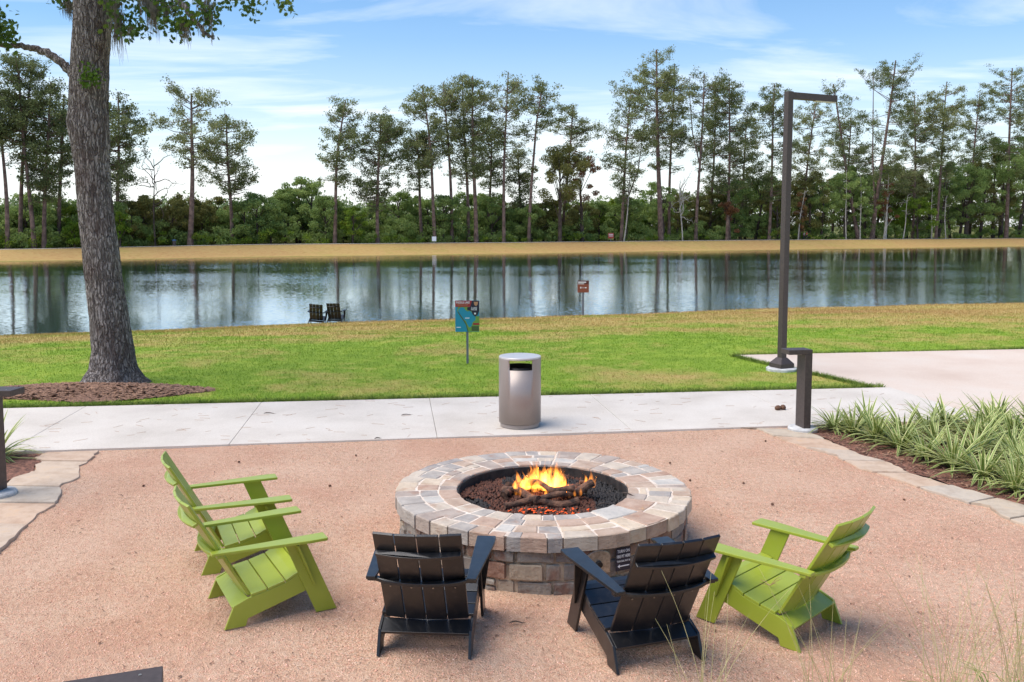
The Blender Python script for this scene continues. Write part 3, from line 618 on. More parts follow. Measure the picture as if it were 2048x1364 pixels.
mb.prism([(x, -.0065, z) for x, z in pts], [(x, -.004, z) for x, z in pts]); mb.build('arrow', M['white'], sg, recalc=True)
# bed of lava rock, logs, flames
ZB = PH-.095
def bedz(x, y): r = np.hypot(x, y); return ZB + .035*np.clip(1-r/.55, 0, 1) + (vnoise(x+9, y+9, .12, 4)-.5)*.03
n = 5200; r = np.sqrt(rng.random(n))*(RI-.02); a = rng.uniform(0, 6.28, n); X, Y = r*np.cos(a), r*np.sin(a); red = vnoise(X+5, Y+5, .3, 8)+.75*np.clip(1-r/.6, 0, 1)-.3*np.clip(X-.1, 0, 1) > .58
for nm, k, mt, lb in (('lava_rock', ~red, 'lava', 'black lava rock filling the rim of the fire bowl'), ('red_lava_rock', red, 'lavared', 'reddish lava rock under the burning logs')):
    o = scatter_tetra(nm, X[k]+PC.x, Y[k]+PC.y, bedz(X[k], Y[k]), rng.uniform(.012, .03, k.sum()), M[mt], lb, .9)
rl = random.Random(4)
LOGS = [(-.02, -.30, .66, 5, .05, .045), (.19, -.2, .6, 24, .05, .1), (-.18, -.1, .5, -52, .05, .06), (.1, .06, .62, -14, .055, .07), (-.05, .18, .55, 38, .05, .06), (.3, .06, .5, 60, .042, .05), (-.33, .02, .3, 78, .055, .05), (.05, -.1, .5, -30, .045, .13)]
LL = ['long pale log lying across the front of the fire', 'tilted log with a charred end crossing the front log', 'log slanting away behind the round cut log', 'log in the middle of the flames', 'log at the back of the fire', 'short log beside the black lava rock', 'short thick log showing its round cut end', 'topmost thin log under the flames']
for (x, y, L, yaw, r_, z), lb in zip(LOGS, LL):
    t = R(yaw); pts = []; rad = []
    for k in range(9):
        u = (k/8-.5)*L; bend = .03*math.sin(k*.8+x*9); pts.append((PC.x+x+u*math.cos(t)-bend*math.sin(t), PC.y+y+u*math.sin(t)+bend*math.cos(t), ZB+z+.02*math.sin(k*1.1+y*7)+(u*.12 if yaw in (24,) else 0))); rad.append(r_*.66*rl.uniform(.75, 1.2))
    mb = MB(); mb.tube(pts, rad, 12); tag(mb.build('fire_log', M['log'], smooth=False), lb, 'log', 'logs in the fire pit')
fire = tag(empty('fire', (PC.x, PC.y, ZB+.05)), 'orange and yellow flames rising from the logs', 'fire')
rf = random.Random(21)
def tongue(x, y, h, w, seed, z0=.0, lean=0.0):
    mb = MB(); rr = []; ph = rf.uniform(0, 6.28); n = 12; m = 10
    for k in range(n+1):
        u = k/n; wd = w*(.35+1.0*math.sin(math.pi*min(1, u*1.25+.12))**.8)*(1-u)**.75+.0015; ox = lean*h*u*u + .22*w*math.sin(ph+u*7)*u*1.6; oy = .2*w*math.cos(ph*1.7+u*6)*u
        rr.append([(x+ox+wd*math.cos(2*math.pi*j/m)*(1+.25*math.sin(3*j+ph+u*9)), y+oy+wd*.6*math.sin(2*math.pi*j/m), z0+u*h+.006*math.sin(j*2+ph)*(u < .8)) for j in range(m)])
    mb.rings(rr); mb.build('flame', M['flame'], fire, smooth=True)
FL = [(-.16, -.02, .16, .07), (-.1, .0, .2, .075), (-.03, .02, .24, .08), (.04, .02, .27, .075), (.1, .0, .33, .07), (.15, -.02, .24, .065), (.0, -.05, .18, .07), (.12, .05, .3, .05), (-.2, .04, .13, .045), (.07, -.08, .17, .06), (-.07, -.09, .14, .05), (.2, .02, .2, .03), (.02, .08, .25, .05), (-.13, .07, .19, .04), (.17, .07, .27, .03), (-.06, .1, .24, .035)]
for x, y, h, w in FL: tongue(x*1.0, y, h*1.12, w*.72, 0, .03, rf.uniform(-.15, .15))
for k in range(26):
    x, y = rf.uniform(-.26, .25), rf.uniform(-.12, .12); tongue(x, y, rf.uniform(.1, .26)*(1-abs(x)*1.4), rf.uniform(.012, .028), 0, rf.uniform(.02, .1), rf.uniform(-.35, .35))
for x, y, h, w in ((-.24, -.2, .16, .018), (-.22, -.22, .1, .014), (-.1, -.24, .1, .014), (.28, -.22, .08, .012), (.33, -.2, .1, .012), (.42, .06, .16, .02), (.45, .08, .2, .022), (.47, .05, .12, .016), (.34, .05, .08, .012), (.23, -.02, .08, .012), (.4, .12, .1, .014), (.22, -.27, .07, .01), (.02, -.22, .09, .012)): tongue(x, y, h, w, 0, .03, rf.uniform(-.5, .5))
mb = MB()
for k in range(60):
    x, y = rf.gauss(.05, .2), rf.uniform(-.5, -.38); s = rf.uniform(.004, .011); z = float(bedz(x, y))-ZB-.05+.012
    mb.tube([(x-s, y, z), (x+s, y+rf.uniform(-s, s), z+rf.uniform(0, s))], [s*.5, s*.35], 5)
eo = mb.build('embers', M['ember'], fire); eo['kind'] = 'stuff'
# ------------------------------------------------------------------ lounge chairs
def chair_parts(root, mat):
    T = .02
    RT = [(-.225, .205), (-.096, .228), (.04, .262), (.127, .305), (.2, .33), (.252, .338)]
    for s in (-1, 1):
        prof = RT + [(.262, .2), (.19, .174), (-.235, .052), (-.25, 0), (-.40, 0), (-.332, .162)]
        xa, xb = (s*.298, s*.318); mb = MB(); mb.prism([(xa, y, z) for y, z in prof], [(xb, y, z) for y, z in prof]); mb.build('side_rail', mat, root, bevel=.003, recalc=True)
        leg = [(.26, 0), (.4165, 0), (.19, .563), (.035, .563)]
        mb = MB(); mb.prism([(s*.319, y, z) for y, z in leg], [(s*.339, y, z) for y, z in leg]); lo = mb.build('front_leg', mat, root, bevel=.003, recalc=True)
        ax = lambda u: ((.3382-.2257*u), .563*u)     # leg centre line
        br = [(.34, .44), (.40, 1.0), (.34, 1.0), (.34, .42)]
        a_, b_ = [], []
        for xo, u in ((.3395, .38), (.352, .38), (.405, .985), (.3395, .985)):
            y, z = ax(u); a_.append((s*xo, y-.009, z)); b_.append((s*xo, y+.009, z))
        mb = MB(); mb.prism(a_, b_); mb.build('arm_bracket', mat, root, bevel=.002, recalc=True)
        arm = [(.30, -.48), (.362, -.48), (.428, .20), (.428, .325), (.418, .335), (.287, .335)]
        mb = MB(); mb.prism([(s*x, y, .565) for x, y in arm], [(s*x, y, .587) for x, y in arm]); mb.build('armrest', mat, root, bevel=.004, recalc=True)
    # seat slats on the rails
    ys = np.array([p[0] for p in RT]); zs = np.array([p[1] for p in RT]); cut = [-.212, -.09, .04, .165, .268]
    for i in range(4):
        y0, y1 = cut[i]+.004, cut[i+1]-.004; yy = [y0, (y0+y1)/2, y1]; zz_ = [float(np.interp(y, ys, zs))+.001 for y in yy]
        ring = [(y, z) for y, z in zip(yy, zz_)] + [(y, z+T) for y, z in zip(yy[::-1], zz_[::-1])]
        mb = MB(); mb.prism([(-.317, y, z) for y, z in ring], [(.317, y, z) for y, z in ring]); mb.build('seat_slat', mat, root, bevel=.003, recalc=True)
    mb = MB(); mb.box(-.297, .297, .236, .254, .2, .33); mb.build('front_apron', mat, root, bevel=.003)
    # back: four slats on a shallow curve
    yb, zb, yt, zt = -.205, .215, -.605, .935; d = Vector((0, yt-yb, zt-zb)).normalized(); nrm = Vector((0, -d.z, d.y))  # towards the rear
    W = .288; sag = lambda x: -.042*(1-(x/W)**2)
    for i in range(4):
        x0, x1 = -W+i*2*W/4+.004, -W+(i+1)*2*W/4-.004
        pts = []
        for x in (x0, x1):
            b = Vector((x, yb+sag(x), zb)); t = Vector((x, yt+sag(x), zt)); pts.append((b, t))
        mb = MB(); h = nrm*T
        mb.hexa([pts[0][0], pts[1][0], pts[1][0]+h, pts[0][0]+h, pts[0][1], pts[1][1], pts[1][1]+h, pts[0][1]+h]); mb.build('back_slat', mat, root, bevel=.003, recalc=True)
    def brace(name, u, xw, dep, flat, rear_end):
        c = Vector((0, yb, zb))+(Vector((0, yt-yb, zt-zb)))*u; xs_ = np.linspace(-xw, xw, 13); fr, bk = [], []
        for x in xs_:
            s_ = sag(min(W, abs(x))); f = c+Vector((x, s_, 0))+nrm*(T+.001); q_ = 1-(x/xw)**2
            back = dep*(rear_end+(1-rear_end)*q_)
            dv = Vector((0, -1, 0)) if flat else nrm
            if abs(x) > W: f = Vector((x, c.y+sag(W)*0-.012, c.z))
            fr.append(f); bk.append(f+dv*back)
        up = Vector((0, 0, .022)) if flat else d*.022
        ring = fr+bk[::-1]; mb = MB(); mb.prism(ring, [p+up for p in ring]); return mb.build(name, mat, root, bevel=.003, recalc=True)
    brace('upper_brace', .80, .276, .05, False, .75)
    u = (.542-zb)/(zt-zb); brace('lower_brace', u, .362, .06, True, .75)
    # rear apron under the back
    mb = MB(); a0, a1 = Vector((0, -.345, .150)), Vector((0, -.222, .2)); dn = Vector((0, .38, -.92))*.02; n = 9; fr = [Vector((x, a1.y+sag(x*.9)*.5, a1.z)) for x in np.linspace(-.297, .297, n)]; bk = [Vector((x, a0.y, a0.z)) for x in np.linspace(-.297, .297, n)]
    ring = fr+bk[::-1]; mb.prism(ring, [p+dn for p in ring]); mb.build('rear_apron', mat, root, bevel=.003, recalc=True)
    for i in range(4):
        x = -W+(i+.5)*2*W/4; p0 = Vector((x, yb+sag(x), zb))+Vector((0, yt-yb, zt-zb))*(u-.055)+nrm*(T-.001); mb = MB(); mb.tube([p0, p0+nrm*.004], .006, 10); mb.build('bolt', M['steel'], root)
def foot_pose(l, r):
    a, b = Vector(G(*l)), Vector(G(*r)); v = b-a; f = Vector((-v.y, v.x)).normalized(); m = (a+b)/2+f*.40; return m, math.atan2(f.y, f.x)-math.pi/2
CH = {}
def chair(mat, loc, rz, label, group, src=None, rx=0.0, ry=0.0):
    if src is None: o = empty('lounge_chair'); chair_parts(o, M[mat])
    else: o = copy_tree(src)
    o.location = (*loc[:2], loc[2] if len(loc) > 2 else 0.0); o.rotation_euler = (rx, ry, rz); tag(o, label, 'chair', group); return o
pa, _ = foot_pose((413.9, 1201), (454, 1260)); pb, _ = foot_pose((390, 1102), (400, 1151)); pc, rc = foot_pose((757.8, 1315), (944.5, 1317.6)); pd, rd = foot_pose((1238.6, 1350), (1404.5, 1321.6)); pe, re_ = foot_pose((1598.9, 1308), (1687.2, 1246.8))
GR = 'lounge chairs around the fire pit'
ca_ = chair('green', pa, R(29-90), 'lime green slatted chair of the side by side pair, next to a black chair', GR)
chair('green', pb, R(24.5-90), 'lime green slatted chair of the side by side pair, farther from the black chairs', GR, ca_)
chair('green', pe, re_, 'lime green slatted chair standing by itself with a twig on its seat', GR, ca_)
cb_ = chair('black', pc, rc-R(2), 'black slatted chair between the green pair and the other black chair', GR)
chair('black', pd, rd, 'black slatted chair in front of the small sign on the fire pit', GR, cb_)
for (bx, by, tlt, lb) in ((634, 647, -5, 'black slatted chair on the lake shore, leaning to one side'), (672, 645, 0, 'black slatted chair on the lake shore, standing level')):
    P = atY(bx, by, 37.6); Yc = float(fB(P.x))+.15; P = atY(bx, by+1.5, Yc)
    chair('black', (P.x, P.y, P.z), R(2 if tlt else 0), lb, 'chairs by the lake', cb_, 0, R(-tlt))
# twig on the seat
f_ = Vector((math.cos(re_+math.pi/2), math.sin(re_+math.pi/2))); s_ = Vector((f_.y, -f_.x)); tw = pe + f_*-.02 + s_*-.05
mb = MB()
for dx, dy, dz in ((.1, .05, .03), (-.06, .09, .015), (.02, -.1, .05), (.07, -.05, .09), (-.09, -.02, .02)): mb.tube([(tw.x, tw.y, .283), (tw.x+dx*.5, tw.y+dy*.5, .283+dz*.7), (tw.x+dx, tw.y+dy, .283+dz)], [.0025, .002, .001], 5)
tag(mb.build('pine_twig', M['straw']), 'dry pine twig lying on the lone green chair', 'twig')
# ------------------------------------------------------------------ litter bin
bx, by = G(1040, 860, .028); by += .29; bx = (1040-1024)/FPX*by
can = tag(empty('litter_bin', (bx, by, .029)), 'round taupe metal litter bin with slot openings on the concrete path', 'litter bin')
RB_, N = .30, 72
def shell(r, z0, z1, op=None, nz=1):
    mb = MB(); zs = sorted(set([z0, z1] + ([op[0], op[1]] if op else [])))
    for z in zs: mb.v += [(r*math.sin(2*math.pi*k/N), -r*math.cos(2*math.pi*k/N), z) for k in range(N)]
    for i in range(len(zs)-1):
        for k in range(N):
            ang = ((k+.5)*360/N+180) % 360-180
            if op and zs[i] >= op[0]-1e-6 and zs[i+1] <= op[1]+1e-6 and (abs(ang-2) < op[2] or abs(abs(ang)-180) < op[2]+6): continue
            j = (k+1) % N; mb.face((i*N+k, i*N+j, (i+1)*N+j, (i+1)*N+k))
    return mb
o = shell(RB_, .065, .985, (.835, .975, 33)).build('body', M['can'], can, smooth=True); so_ = o.modifiers.new('s', 'SOLIDIFY'); so_.thickness = .008; so_.offset = -1
mb = MB(); mb.lathe([(RB_-.035, 0), (RB_-.02, .006), (RB_-.02, .055), (RB_-.03, .066)], N); mb.build('base', M['can'], can, smooth=False)
mb = MB(); mb.lathe([(RB_-.012, .972), (RB_-.002, .984), (RB_-.002, 1.0), (RB_-.01, 1.006), (.02, 1.012)], N); mb.build('lid', M['lid'], can, bevel=0)
o = shell(RB_-.05, .1, .86).build('inner_liner', M['darkplastic'], can, smooth=True); so_ = o.modifiers.new('s', 'SOLIDIFY'); so_.thickness = .006
mb = MB(); mb.lathe([(RB_-.06, .70), (.01, .70)], N, cap0=False); mb.build('bag', M['darkplastic'], can)
mb = MB()
for s in (-1, 1): mb.box(s*.235-.004, s*.235+.004, -.12, .12, .86, .97)
mb.build('hood_bracket', M['darkplastic'], can)
# ------------------------------------------------------------------ bollard lights
def bollard(x, y, rz, side, label, footing=True):
    root = tag(empty('bollard_light', (x, y, 0), rz), label, 'bollard light', 'bollard lights')
    s = side
    mb = MB(); mb.box(-.052, .052, -.12, .12, .06, 1.105); mb.build('post', M['bronze'], root, bevel=.004)
    x0, x1 = (-.052, .30) if s > 0 else (-.30, .052)
    mb = MB(); mb.box(x0, x1, -.12, .12, 1.1055, 1.17); h = mb.build('head', M['bronze'], root, bevel=.004)
    mb = MB(); a, b = ((.09, .28) if s > 0 else (-.28, -.09)); mb.box(a, b, -.09, .09, 1.1, 1.105); mb.build('lens', M['lens'], h)
    for dx in (x0+.08, x1-.08):
        for dy in (-.07, .07): mb = MB(); mb.tube([(dx, dy, 1.17), (dx, dy, 1.173)], .006, 10); mb.build('screw', M['steel'], h)
    mb = MB(); mb.lathe([(.2, -.05), (.205, .05), (.19, .068), (.0, .07)], 28, cap1=False); mb.build('footing', M['footing'], root, smooth=False, bevel=.004)
    return root
b0 = G(1600, 866); bollard(b0[0]+.07, b0[1]+.1, R(10), -1, 'brown bollard light at the end of the bed of striped plants')
bl = G(-2, 1000); bollard(bl[0]-.09, bl[1]+.1, R(-4), 1, 'brown bollard light among the flagstones by the bare bed')
g3 = G(326, 1331, 1.17); u3 = Vector((math.cos(R(20)), math.sin(R(20)))); bollard(g3[0]-u3.x*.052+u3.y*.12-.0, g3[1]-u3.y*.052-u3.x*.12, R(20), -1, 'brown bollard light standing in gravel with only its flat top showing')
# ------------------------------------------------------------------ lamp post
lx, ly = G(1563, 741); lamp = tag(empty('lamp_post', (lx, ly, 0), R(25)), 'tall dark bronze square lamp post with one horizontal arm', 'lamp post')
top = atY(1580, 183, ly).z; w = .064
mb = MB(); mb.box(-w, w, -w, w, .1, top); mb.build('pole', M['bronze'], lamp, bevel=.006)
mb = MB(); mb.box(w+.002, 1.2, -.06, .06, top-.14, top-.012); ar = mb.build('arm', M['bronze'], lamp, bevel=.006)
mb = MB(); mb.box(.66, 1.17, -.048, .048, top-.153, top-.1405); mb.build('lens', M['lens'], ar)
mb = MB(); q4 = lambda s, z: [(-s, -s, z), (s, -s, z), (s, s, z), (-s, s, z)]; mb.rings([q4(.17, .07), q4(.17, .15), q4(.075, .265)]); mb.build('base_cover', M['bronze'], lamp, bevel=.005)
mb = MB(); mb.lathe([(.3, -.05), (.3, .05), (.28, .065), (0, .068)], 32, cap1=False); mb.build('footing', M['footing'], lamp)
# ------------------------------------------------------------------ signs
def signpost(name, px, pyb, Y, ptop, w, h, panel_mat, label, rz=0, post_w=.045):
    P = atY(px, pyb, Y); z0 = float(lawn_z(P.x, Y)) if Y < 60 else P.z
    root = tag(empty(name, (P.x, Y, z0), rz), label, 'sign'); top = atY(px, ptop, Y).z-z0
    mb = MB(); mb.box(-post_w/2, post_w/2, .012, .012+post_w*.8, -.1, top-.03); mb.build('post', M['galv'], root)
    mb = MB(); mb.box(-w/2, w/2, -.004, .008, top-h, top); mb.build('panel', panel_mat, root, bevel=.002)
    return root, top
def flat(root, name, pts, mat, y): mb = MB(); mb.prism([(x, y, z) for x, z in pts], [(x, y+.001, z) for x, z in pts]); return mb.build(name, mat, root, recalc=True)
Ysg = 18.45; sgn, tp = signpost('map_sign', 935, 731, Ysg, 601, .5, .655, M['teal'], 'colourful lake trail map sign on a grey post in the lawn', R(1))
S = lambda u, v: (-.25+u*.5, tp-v*.655)      # u across, v down the panel
flat(sgn, 'land', [S(*p) for p in ((0, .2), (.13, .2), (.08, .32), (.22, .5), (.42, .72), (.52, .99), (.999, .99), (.999, .5), (.84, .5), (.84, .62), (.72, .7), (.68, .82), (.58, .86), (.5, .76), (.44, .65), (.3, .58), (.14, .42), (.12, .3), (.22, .22), (.35, .22), (.42, .3), (.5, .35), (.62, .33), (.7, .4), (.999, .3), (.999, 0.001), (0, 0.001))], M['mapgreen'], -.0055)
flat(sgn, 'trail', [S(*p) for p in ((.1, .34), (.13, .36), (.28, .52), (.46, .74), (.55, .985), (.51, .985), (.43, .76), (.25, .55), (.1, .38))], M['trail'], -.007)
flat(sgn, 'header', [S(*p) for p in ((0, .001), (.7, .001), (.62, .2), (0, .2))], M['mapred'], -.0085)
flat(sgn, 'crest', [S(*p) for p in ((.7, .001), (.999, .001), (.999, .32), (.93, .46), (.82, .51), (.72, .44), (.68, .34), (.5, .3), (.5, .22), (.62, .2))], M['navy'], -.0085)
flat(sgn, 'emblem', [S(*p) for p in ((.77, .04), (.95, .04), (.93, .13), (.86, .18), (.79, .13))], M['tan'], -.01)
flat(sgn, 'caption_bar', [S(*p) for p in ((.74, .72), (.999, .72), (.999, .78), (.74, .78))], M['mapred'], -.007); flat(sgn, 'legend', [S(*p) for p in ((.68, .82), (.98, .82), (.98, .97), (.68, .97))], M['trail'], -.0075)
put_text('PADDLE LAKE', .062, M['white'], sgn, S(.32, 0)[0], S(0, .065)[1], -.011, .72); put_text('HIKING LOOP', .045, M['tan'], sgn, S(.3, 0)[0], S(0, .14)[1], -.011, .8)
put_text('2 LAKE', .045, M['white'], sgn, S(.78, 0)[0], S(0, .235)[1], -.011, .85); put_text('HOUSE', .045, M['white'], sgn, S(.78, 0)[0], S(0, .29)[1], -.011, .85)
flat(sgn, 'marker', [S(*p) for p in ((.79, .39), (.86, .39), (.86, .44), (.79, .44))], M['white'], -.011)
for u, v in ((.5, .56), (.14, .855)): flat(sgn, 'caption', [S(u-.09, v-.012), S(u+.09, v-.012), S(u+.09, v+.012), S(u-.09, v+.012)], M['white'], -.0065)
Ysb = float(fB(atY(1165, 634, 42).x))-.4; sb, tb = signpost('rules_sign', 1166, 632, Ysb, 561, .53, .56, M['signbrown'], 'brown notice sign on a thin post at the lake edge', R(-2), .09)
S2 = lambda u, v: (-.265+u*.53, tb-v*.56)
flat(sb, 'header', [S2(*p) for p in ((0, .002), (1, .002), (1, .3), (0, .3))], M['signdark'], -.0055)
for u0, u1, v0, v1 in ((.05, .75, .1, .18), (.05, .58, .25, .3)): flat(sb, 'lettering', [S2(u0, v0), S2(u1, v0), S2(u1, v1), S2(u0, v1)], M['white'], -.007)
for u0, u1, v0, v1 in ((.24, .34, .53, .66), (.46, .5, .54, .66), (.63, .79, .56, .64)): flat(sb, 'pictogram', [S2(u0, v0), S2(u1, v0), S2(u1, v1), S2(u0, v1)], M['white'], -.007)
def far_sign(px, pyb, ptop, w, h, mat, label, extra=2.5):
    x = (px-1024)/FPX*150; Y = float(fD(x))+extra; x = (px-1024)/FPX*Y*CP; z0 = float(ground_z(x, Y))
    root = tag(empty('notice_sign', (x, Y, z0)), label, 'sign'); top = atY(px, ptop, Y).z-z0
    mb = MB(); mb.box(-.05, .05, .02, .1, -.1, top-.05); mb.build('post', M['galv'], root); mb = MB(); mb.box(-w/2, w/2, -.02, .018, top-h, top); mb.build('panel', mat, root); return root, top
r_, t_ = far_sign(868, 487, 473, .75, .8, M['white'], 'small white notice sign on a post below the far pines')
r_, t_ = far_sign(1222, 484, 466, 1.05, 1.0, M['redsign'], 'small red brown notice sign on the far bank')
for k in range(2): flat(r_, 'lettering', [(-.4, t_-.2-k*.3), (.4, t_-.2-k*.3), (.4, t_-.3-k*.3), (-.4, t_-.3-k*.3)], M['white'], -.024)
xb = (246-1024)/FPX*118; Yb = float(fD(xb))+3.2; mb = MB(); zb_ = float(ground_z(xb, Yb)); 
bb = tag(empty('recycling_bin', (xb, Yb, zb_)), 'small blue topped bin on the far bank beside the oak trunk', 'bin')
mb = MB(); mb.lathe([(.25, 0), (.29, .78), (.29, .8)], 14); mb.build('body', M['bronze'], bb); mb = MB(); mb.lathe([(.32, .801), (.33, .95), (.2, 1.02)], 14); mb.build('lid', M['bluebin'], bb)
# ------------------------------------------------------------------ two distant walkers
def walker(px, dY, hgt, shirt, label, step):
    x = (px-1024)/FPX*190; Y = float(fD(x))+dY; x = (px-1024)/FPX*Y*CP; z = float(ground_z(x, Y))+.04; k = hgt/1.75
    root = tag(empty('person', (x, Y, z), R(90)), label, 'person', 'people walking on the far bank')
    def skin(name, V, E, Rd, mat, parent, sub=1):
        me = bpy.data.meshes.new(name); me.from_pydata([(a*k, b*k, c*k) for a, b, c in V], E, []); me.materials.append(mat); o = link(name, me, parent)
        m = o.modifiers.new('skin', 'SKIN'); m.use_smooth_shade = True
        for i, r__ in enumerate(Rd): me.skin_vertices[0].data[i].radius = (r__*k, r__*k); me.skin_vertices[0].data[i].use_root = (i == 0)
        o.modifiers.new('sub', 'SUBSURF').levels = sub; return o
    a = step
    V = [(0, 0, .93), (0, 0, 1.15), (0, 0, 1.38), (0, 0, 1.5), (0, .01, 1.6), (0, .02, 1.7), (.1, 0, .88), (.1, a*.6, .48), (.1, a*.3, .07), (.1, a*.3+.14, .03), (-.1, 0, .88), (-.1, -a*.3, .48), (-.1, -a, .07), (-.1, -a+.14, .03), (.19, 0, 1.4), (.23, -a*.3, 1.13), (.22, -a*.1+.1, .88), (.21, .14, .8), (-.19, 0, 1.4), (-.23, a*.3, 1.13), (-.22, a*.4+.1, .88), (-.21, .2, .8)]
    E = [(0, 1), (1, 2), (2, 3), (3, 4), (4, 5), (0, 6), (6, 7), (7, 8), (8, 9), (0, 10), (10, 11), (11, 12), (12, 13), (2, 14), (14, 15), (15, 16), (16, 17), (2, 18), (18, 19), (19, 20), (20, 21)]
    Rd = [.14, .13, .14, .06, .095, .09, .085, .06, .045, .035, .085, .06, .045, .035, .06, .045, .035, .035, .06, .045, .035, .035]
    skin('body', V, E, Rd, M['skin'], root)
    skin('shirt', [V[0], V[1], V[2], V[14], V[15], V[18], V[19]], [(0, 1), (1, 2), (2, 3), (3, 4), (2, 5), (5, 6)], [.165, .155, .165, .085, .065, .085, .065], M[shirt], root)
    skin('trousers', [V[0], V[6], V[7], V[8], V[10], V[11], V[12]], [(0, 1), (1, 2), (2, 3), (0, 4), (4, 5), (5, 6)], [.16, .105, .08, .065, .105, .08, .065], M['darkcloth'], root)
walker(1614, 3.2, 1.75, 'redshirt', 'person in a red shirt walking on the far bank', .3)
walker(1608.5, 3.5, 1.66, 'paleshirt', 'person in a pale shirt walking beside the one in red', -.28)
# ------------------------------------------------------------------ the big oak
OB = G(222, 768); OY = OB[1]
oak = tag(empty('oak_tree', (OB[0], OY, 0)), 'large oak with furrowed grey bark and hanging moss', 'tree')
PXM = FPX/OY
prof = [(775, 224, 95), (766, 223, 75), (755, 223, 62), (735, 224, 49), (700, 225, 43), (640, 218, 40), (560, 207, 38), (500, 201, 37.5), (420, 191, 36), (330, 184, 36), (290, 181, 40), (245, 176, 43), (215, 177, 40), (160, 179, 39.5), (120, 180, 38), (60, 184, 38), (0, 187, 39), (-80, 190, 40), (-160, 192, 38)]
pz = np.array([atY(p[1], p[0], OY).z for p in prof]); pxx = np.array([atY(p[1], p[0], OY).x-OB[0] for p in prof]); prr = np.array([p[2]/PXM*.9 for p in prof])
nz_, na = 420, 160; Z = np.linspace(-.05, pz[-1], nz_); cxs = np.interp(Z, pz, pxx); crr = np.interp(Z, pz, prr)
A = np.linspace(0, 2*np.pi, na, endpoint=False); ZZ, AA = np.meshgrid(Z, A, indexing='ij')
flute = 1+.09*np.sin(5*AA+.6+ZZ*.3)*np.exp(-np.clip(ZZ, 0, 9)/.45)+.05*np.sin(3*AA+ZZ*.5)*np.exp(-np.clip(ZZ, 0, 9)/1.5)+.015*np.sin(2*AA+ZZ)
rid = lambda s1, s2, sd: 1-np.abs(2*vnoise(AA*s1*1.0+.35*vnoise(AA*8, ZZ*5, 1, sd+3), ZZ*s2, 1, sd)-1)
per = np.where(AA > 2*np.pi-.25, (2*np.pi-AA)/.25, 1.0)
RR = crr[:, None]*flute + (rid(17, 3.2, 1)*.02+rid(33, 6.5, 2)*.012-.018)*per
V = np.stack([cxs[:, None]+RR*np.cos(AA), RR*np.sin(AA)*.95, ZZ], -1).reshape(-1, 3)
idx = np.arange(nz_*na).reshape(nz_, na); nx_ = np.roll(idx, -1, 1); F = np.stack([idx[:-1], nx_[:-1], nx_[1:], idx[1:]], -1).reshape(-1, 4)
link('trunk', np_mesh('trunk', V, F, M['oakbark'], None, True), oak)
def LP(px, py, dy=0.0): p = atY(px, py, OY+dy); return Vector((p.x-OB[0], dy, p.z))
ro = random.Random(8); tips = []
def limb(pts, r0, r1, name='limb', n=10, par=None):
    P = [Vector(p) for p in pts]; out = []
    for i in range(len(P)-1):
        for k in range(5): out.append(P[i].lerp(P[i+1], k/5)+Vector((ro.gauss(0, r0*.12), ro.gauss(0, r0*.12), ro.gauss(0, r0*.12))))
    out.append(P[-1]); m = len(out); mb = MB(); mb.tube(out, [r0+(r1-r0)*i/(m-1) for i in range(m)], n); mb.build(name, M['oakbark'], par or oak, smooth=True); return out
limb([LP(156, 160), LP(138, 140), LP(118, 122), LP(92, 104), LP(70, 97), LP(45, 92), LP(0, 90), LP(-60, 80, -.3), LP(-150, 30, -.6)], .085, .03)
limb([LP(190, -60), LP(250, -70, -.4), LP(330, -40, -.8), LP(372, 15, -1.0), LP(400, 55, -1.1), LP(426, 78, -1.15)], .1, .014)
limb([LP(195, -90), LP(300, -140, .2), LP(430, -110, .1), LP(540, -50, 0), LP(600, -20, 0)], .13, .015)
limb([LP(185, -100), LP(120, -200, .5), LP(20, -300, .8), LP(-120, -380, 1)], .2, .04); limb([LP(192, -140), LP(230, -300, -.5), LP(300, -480, -1), LP(330, -640, -1.4)], .22, .05)
limb([LP(190, -140), LP(170, -330, 1.2), LP(120, -520, 2.4), LP(100, -700, 3)], .2, .05)
# lobed leaves
LEAF = [(0, 0), (.1, .16), (.3, .22), (.22, .36), (.42, .5), (.22, .58), (.3, .8), (.1, .78), (0, 1), (-.1, .78), (-.3, .8), (-.22, .58), (-.42, .5), (-.22, .36), (-.3, .22), (-.1, .16)]
def leaves(name, C, size, mat, parent, seed, droop=.5):
    g = np.random.default_rng(seed); n = len(C); L = np.array(LEAF); S = g.uniform(.7, 1.25, n)*size
    d = g.normal(0, 1, (n, 3)); d[:, 2] -= droop; d /= np.linalg.norm(d, axis=1)[:, None]; e = np.cross(d, g.normal(0, 1, (n, 3))); e /= np.linalg.norm(e, axis=1)[:, None]; nn = np.cross(d, e)
    V = C[:, None]+S[:, None, None]*(L[None, :, 1:2]*d[:, None]+L[None, :, 0:1]*e[:, None]+(np.abs(L[None, :, 0:1])*.25)*nn[:, None])
    k = len(LEAF); return link(name, np_mesh(name, V.reshape(-1, 3), np.arange(n*k).reshape(n, k), mat), parent)
gl = np.random.default_rng(2)
def cloud(cs, n, r):
    cs = np.array([tuple(c) for c in cs]); w = gl.integers(0, len(cs), n); return cs[w]+gl.normal(0, 1, (n, 3))*np.array(r)
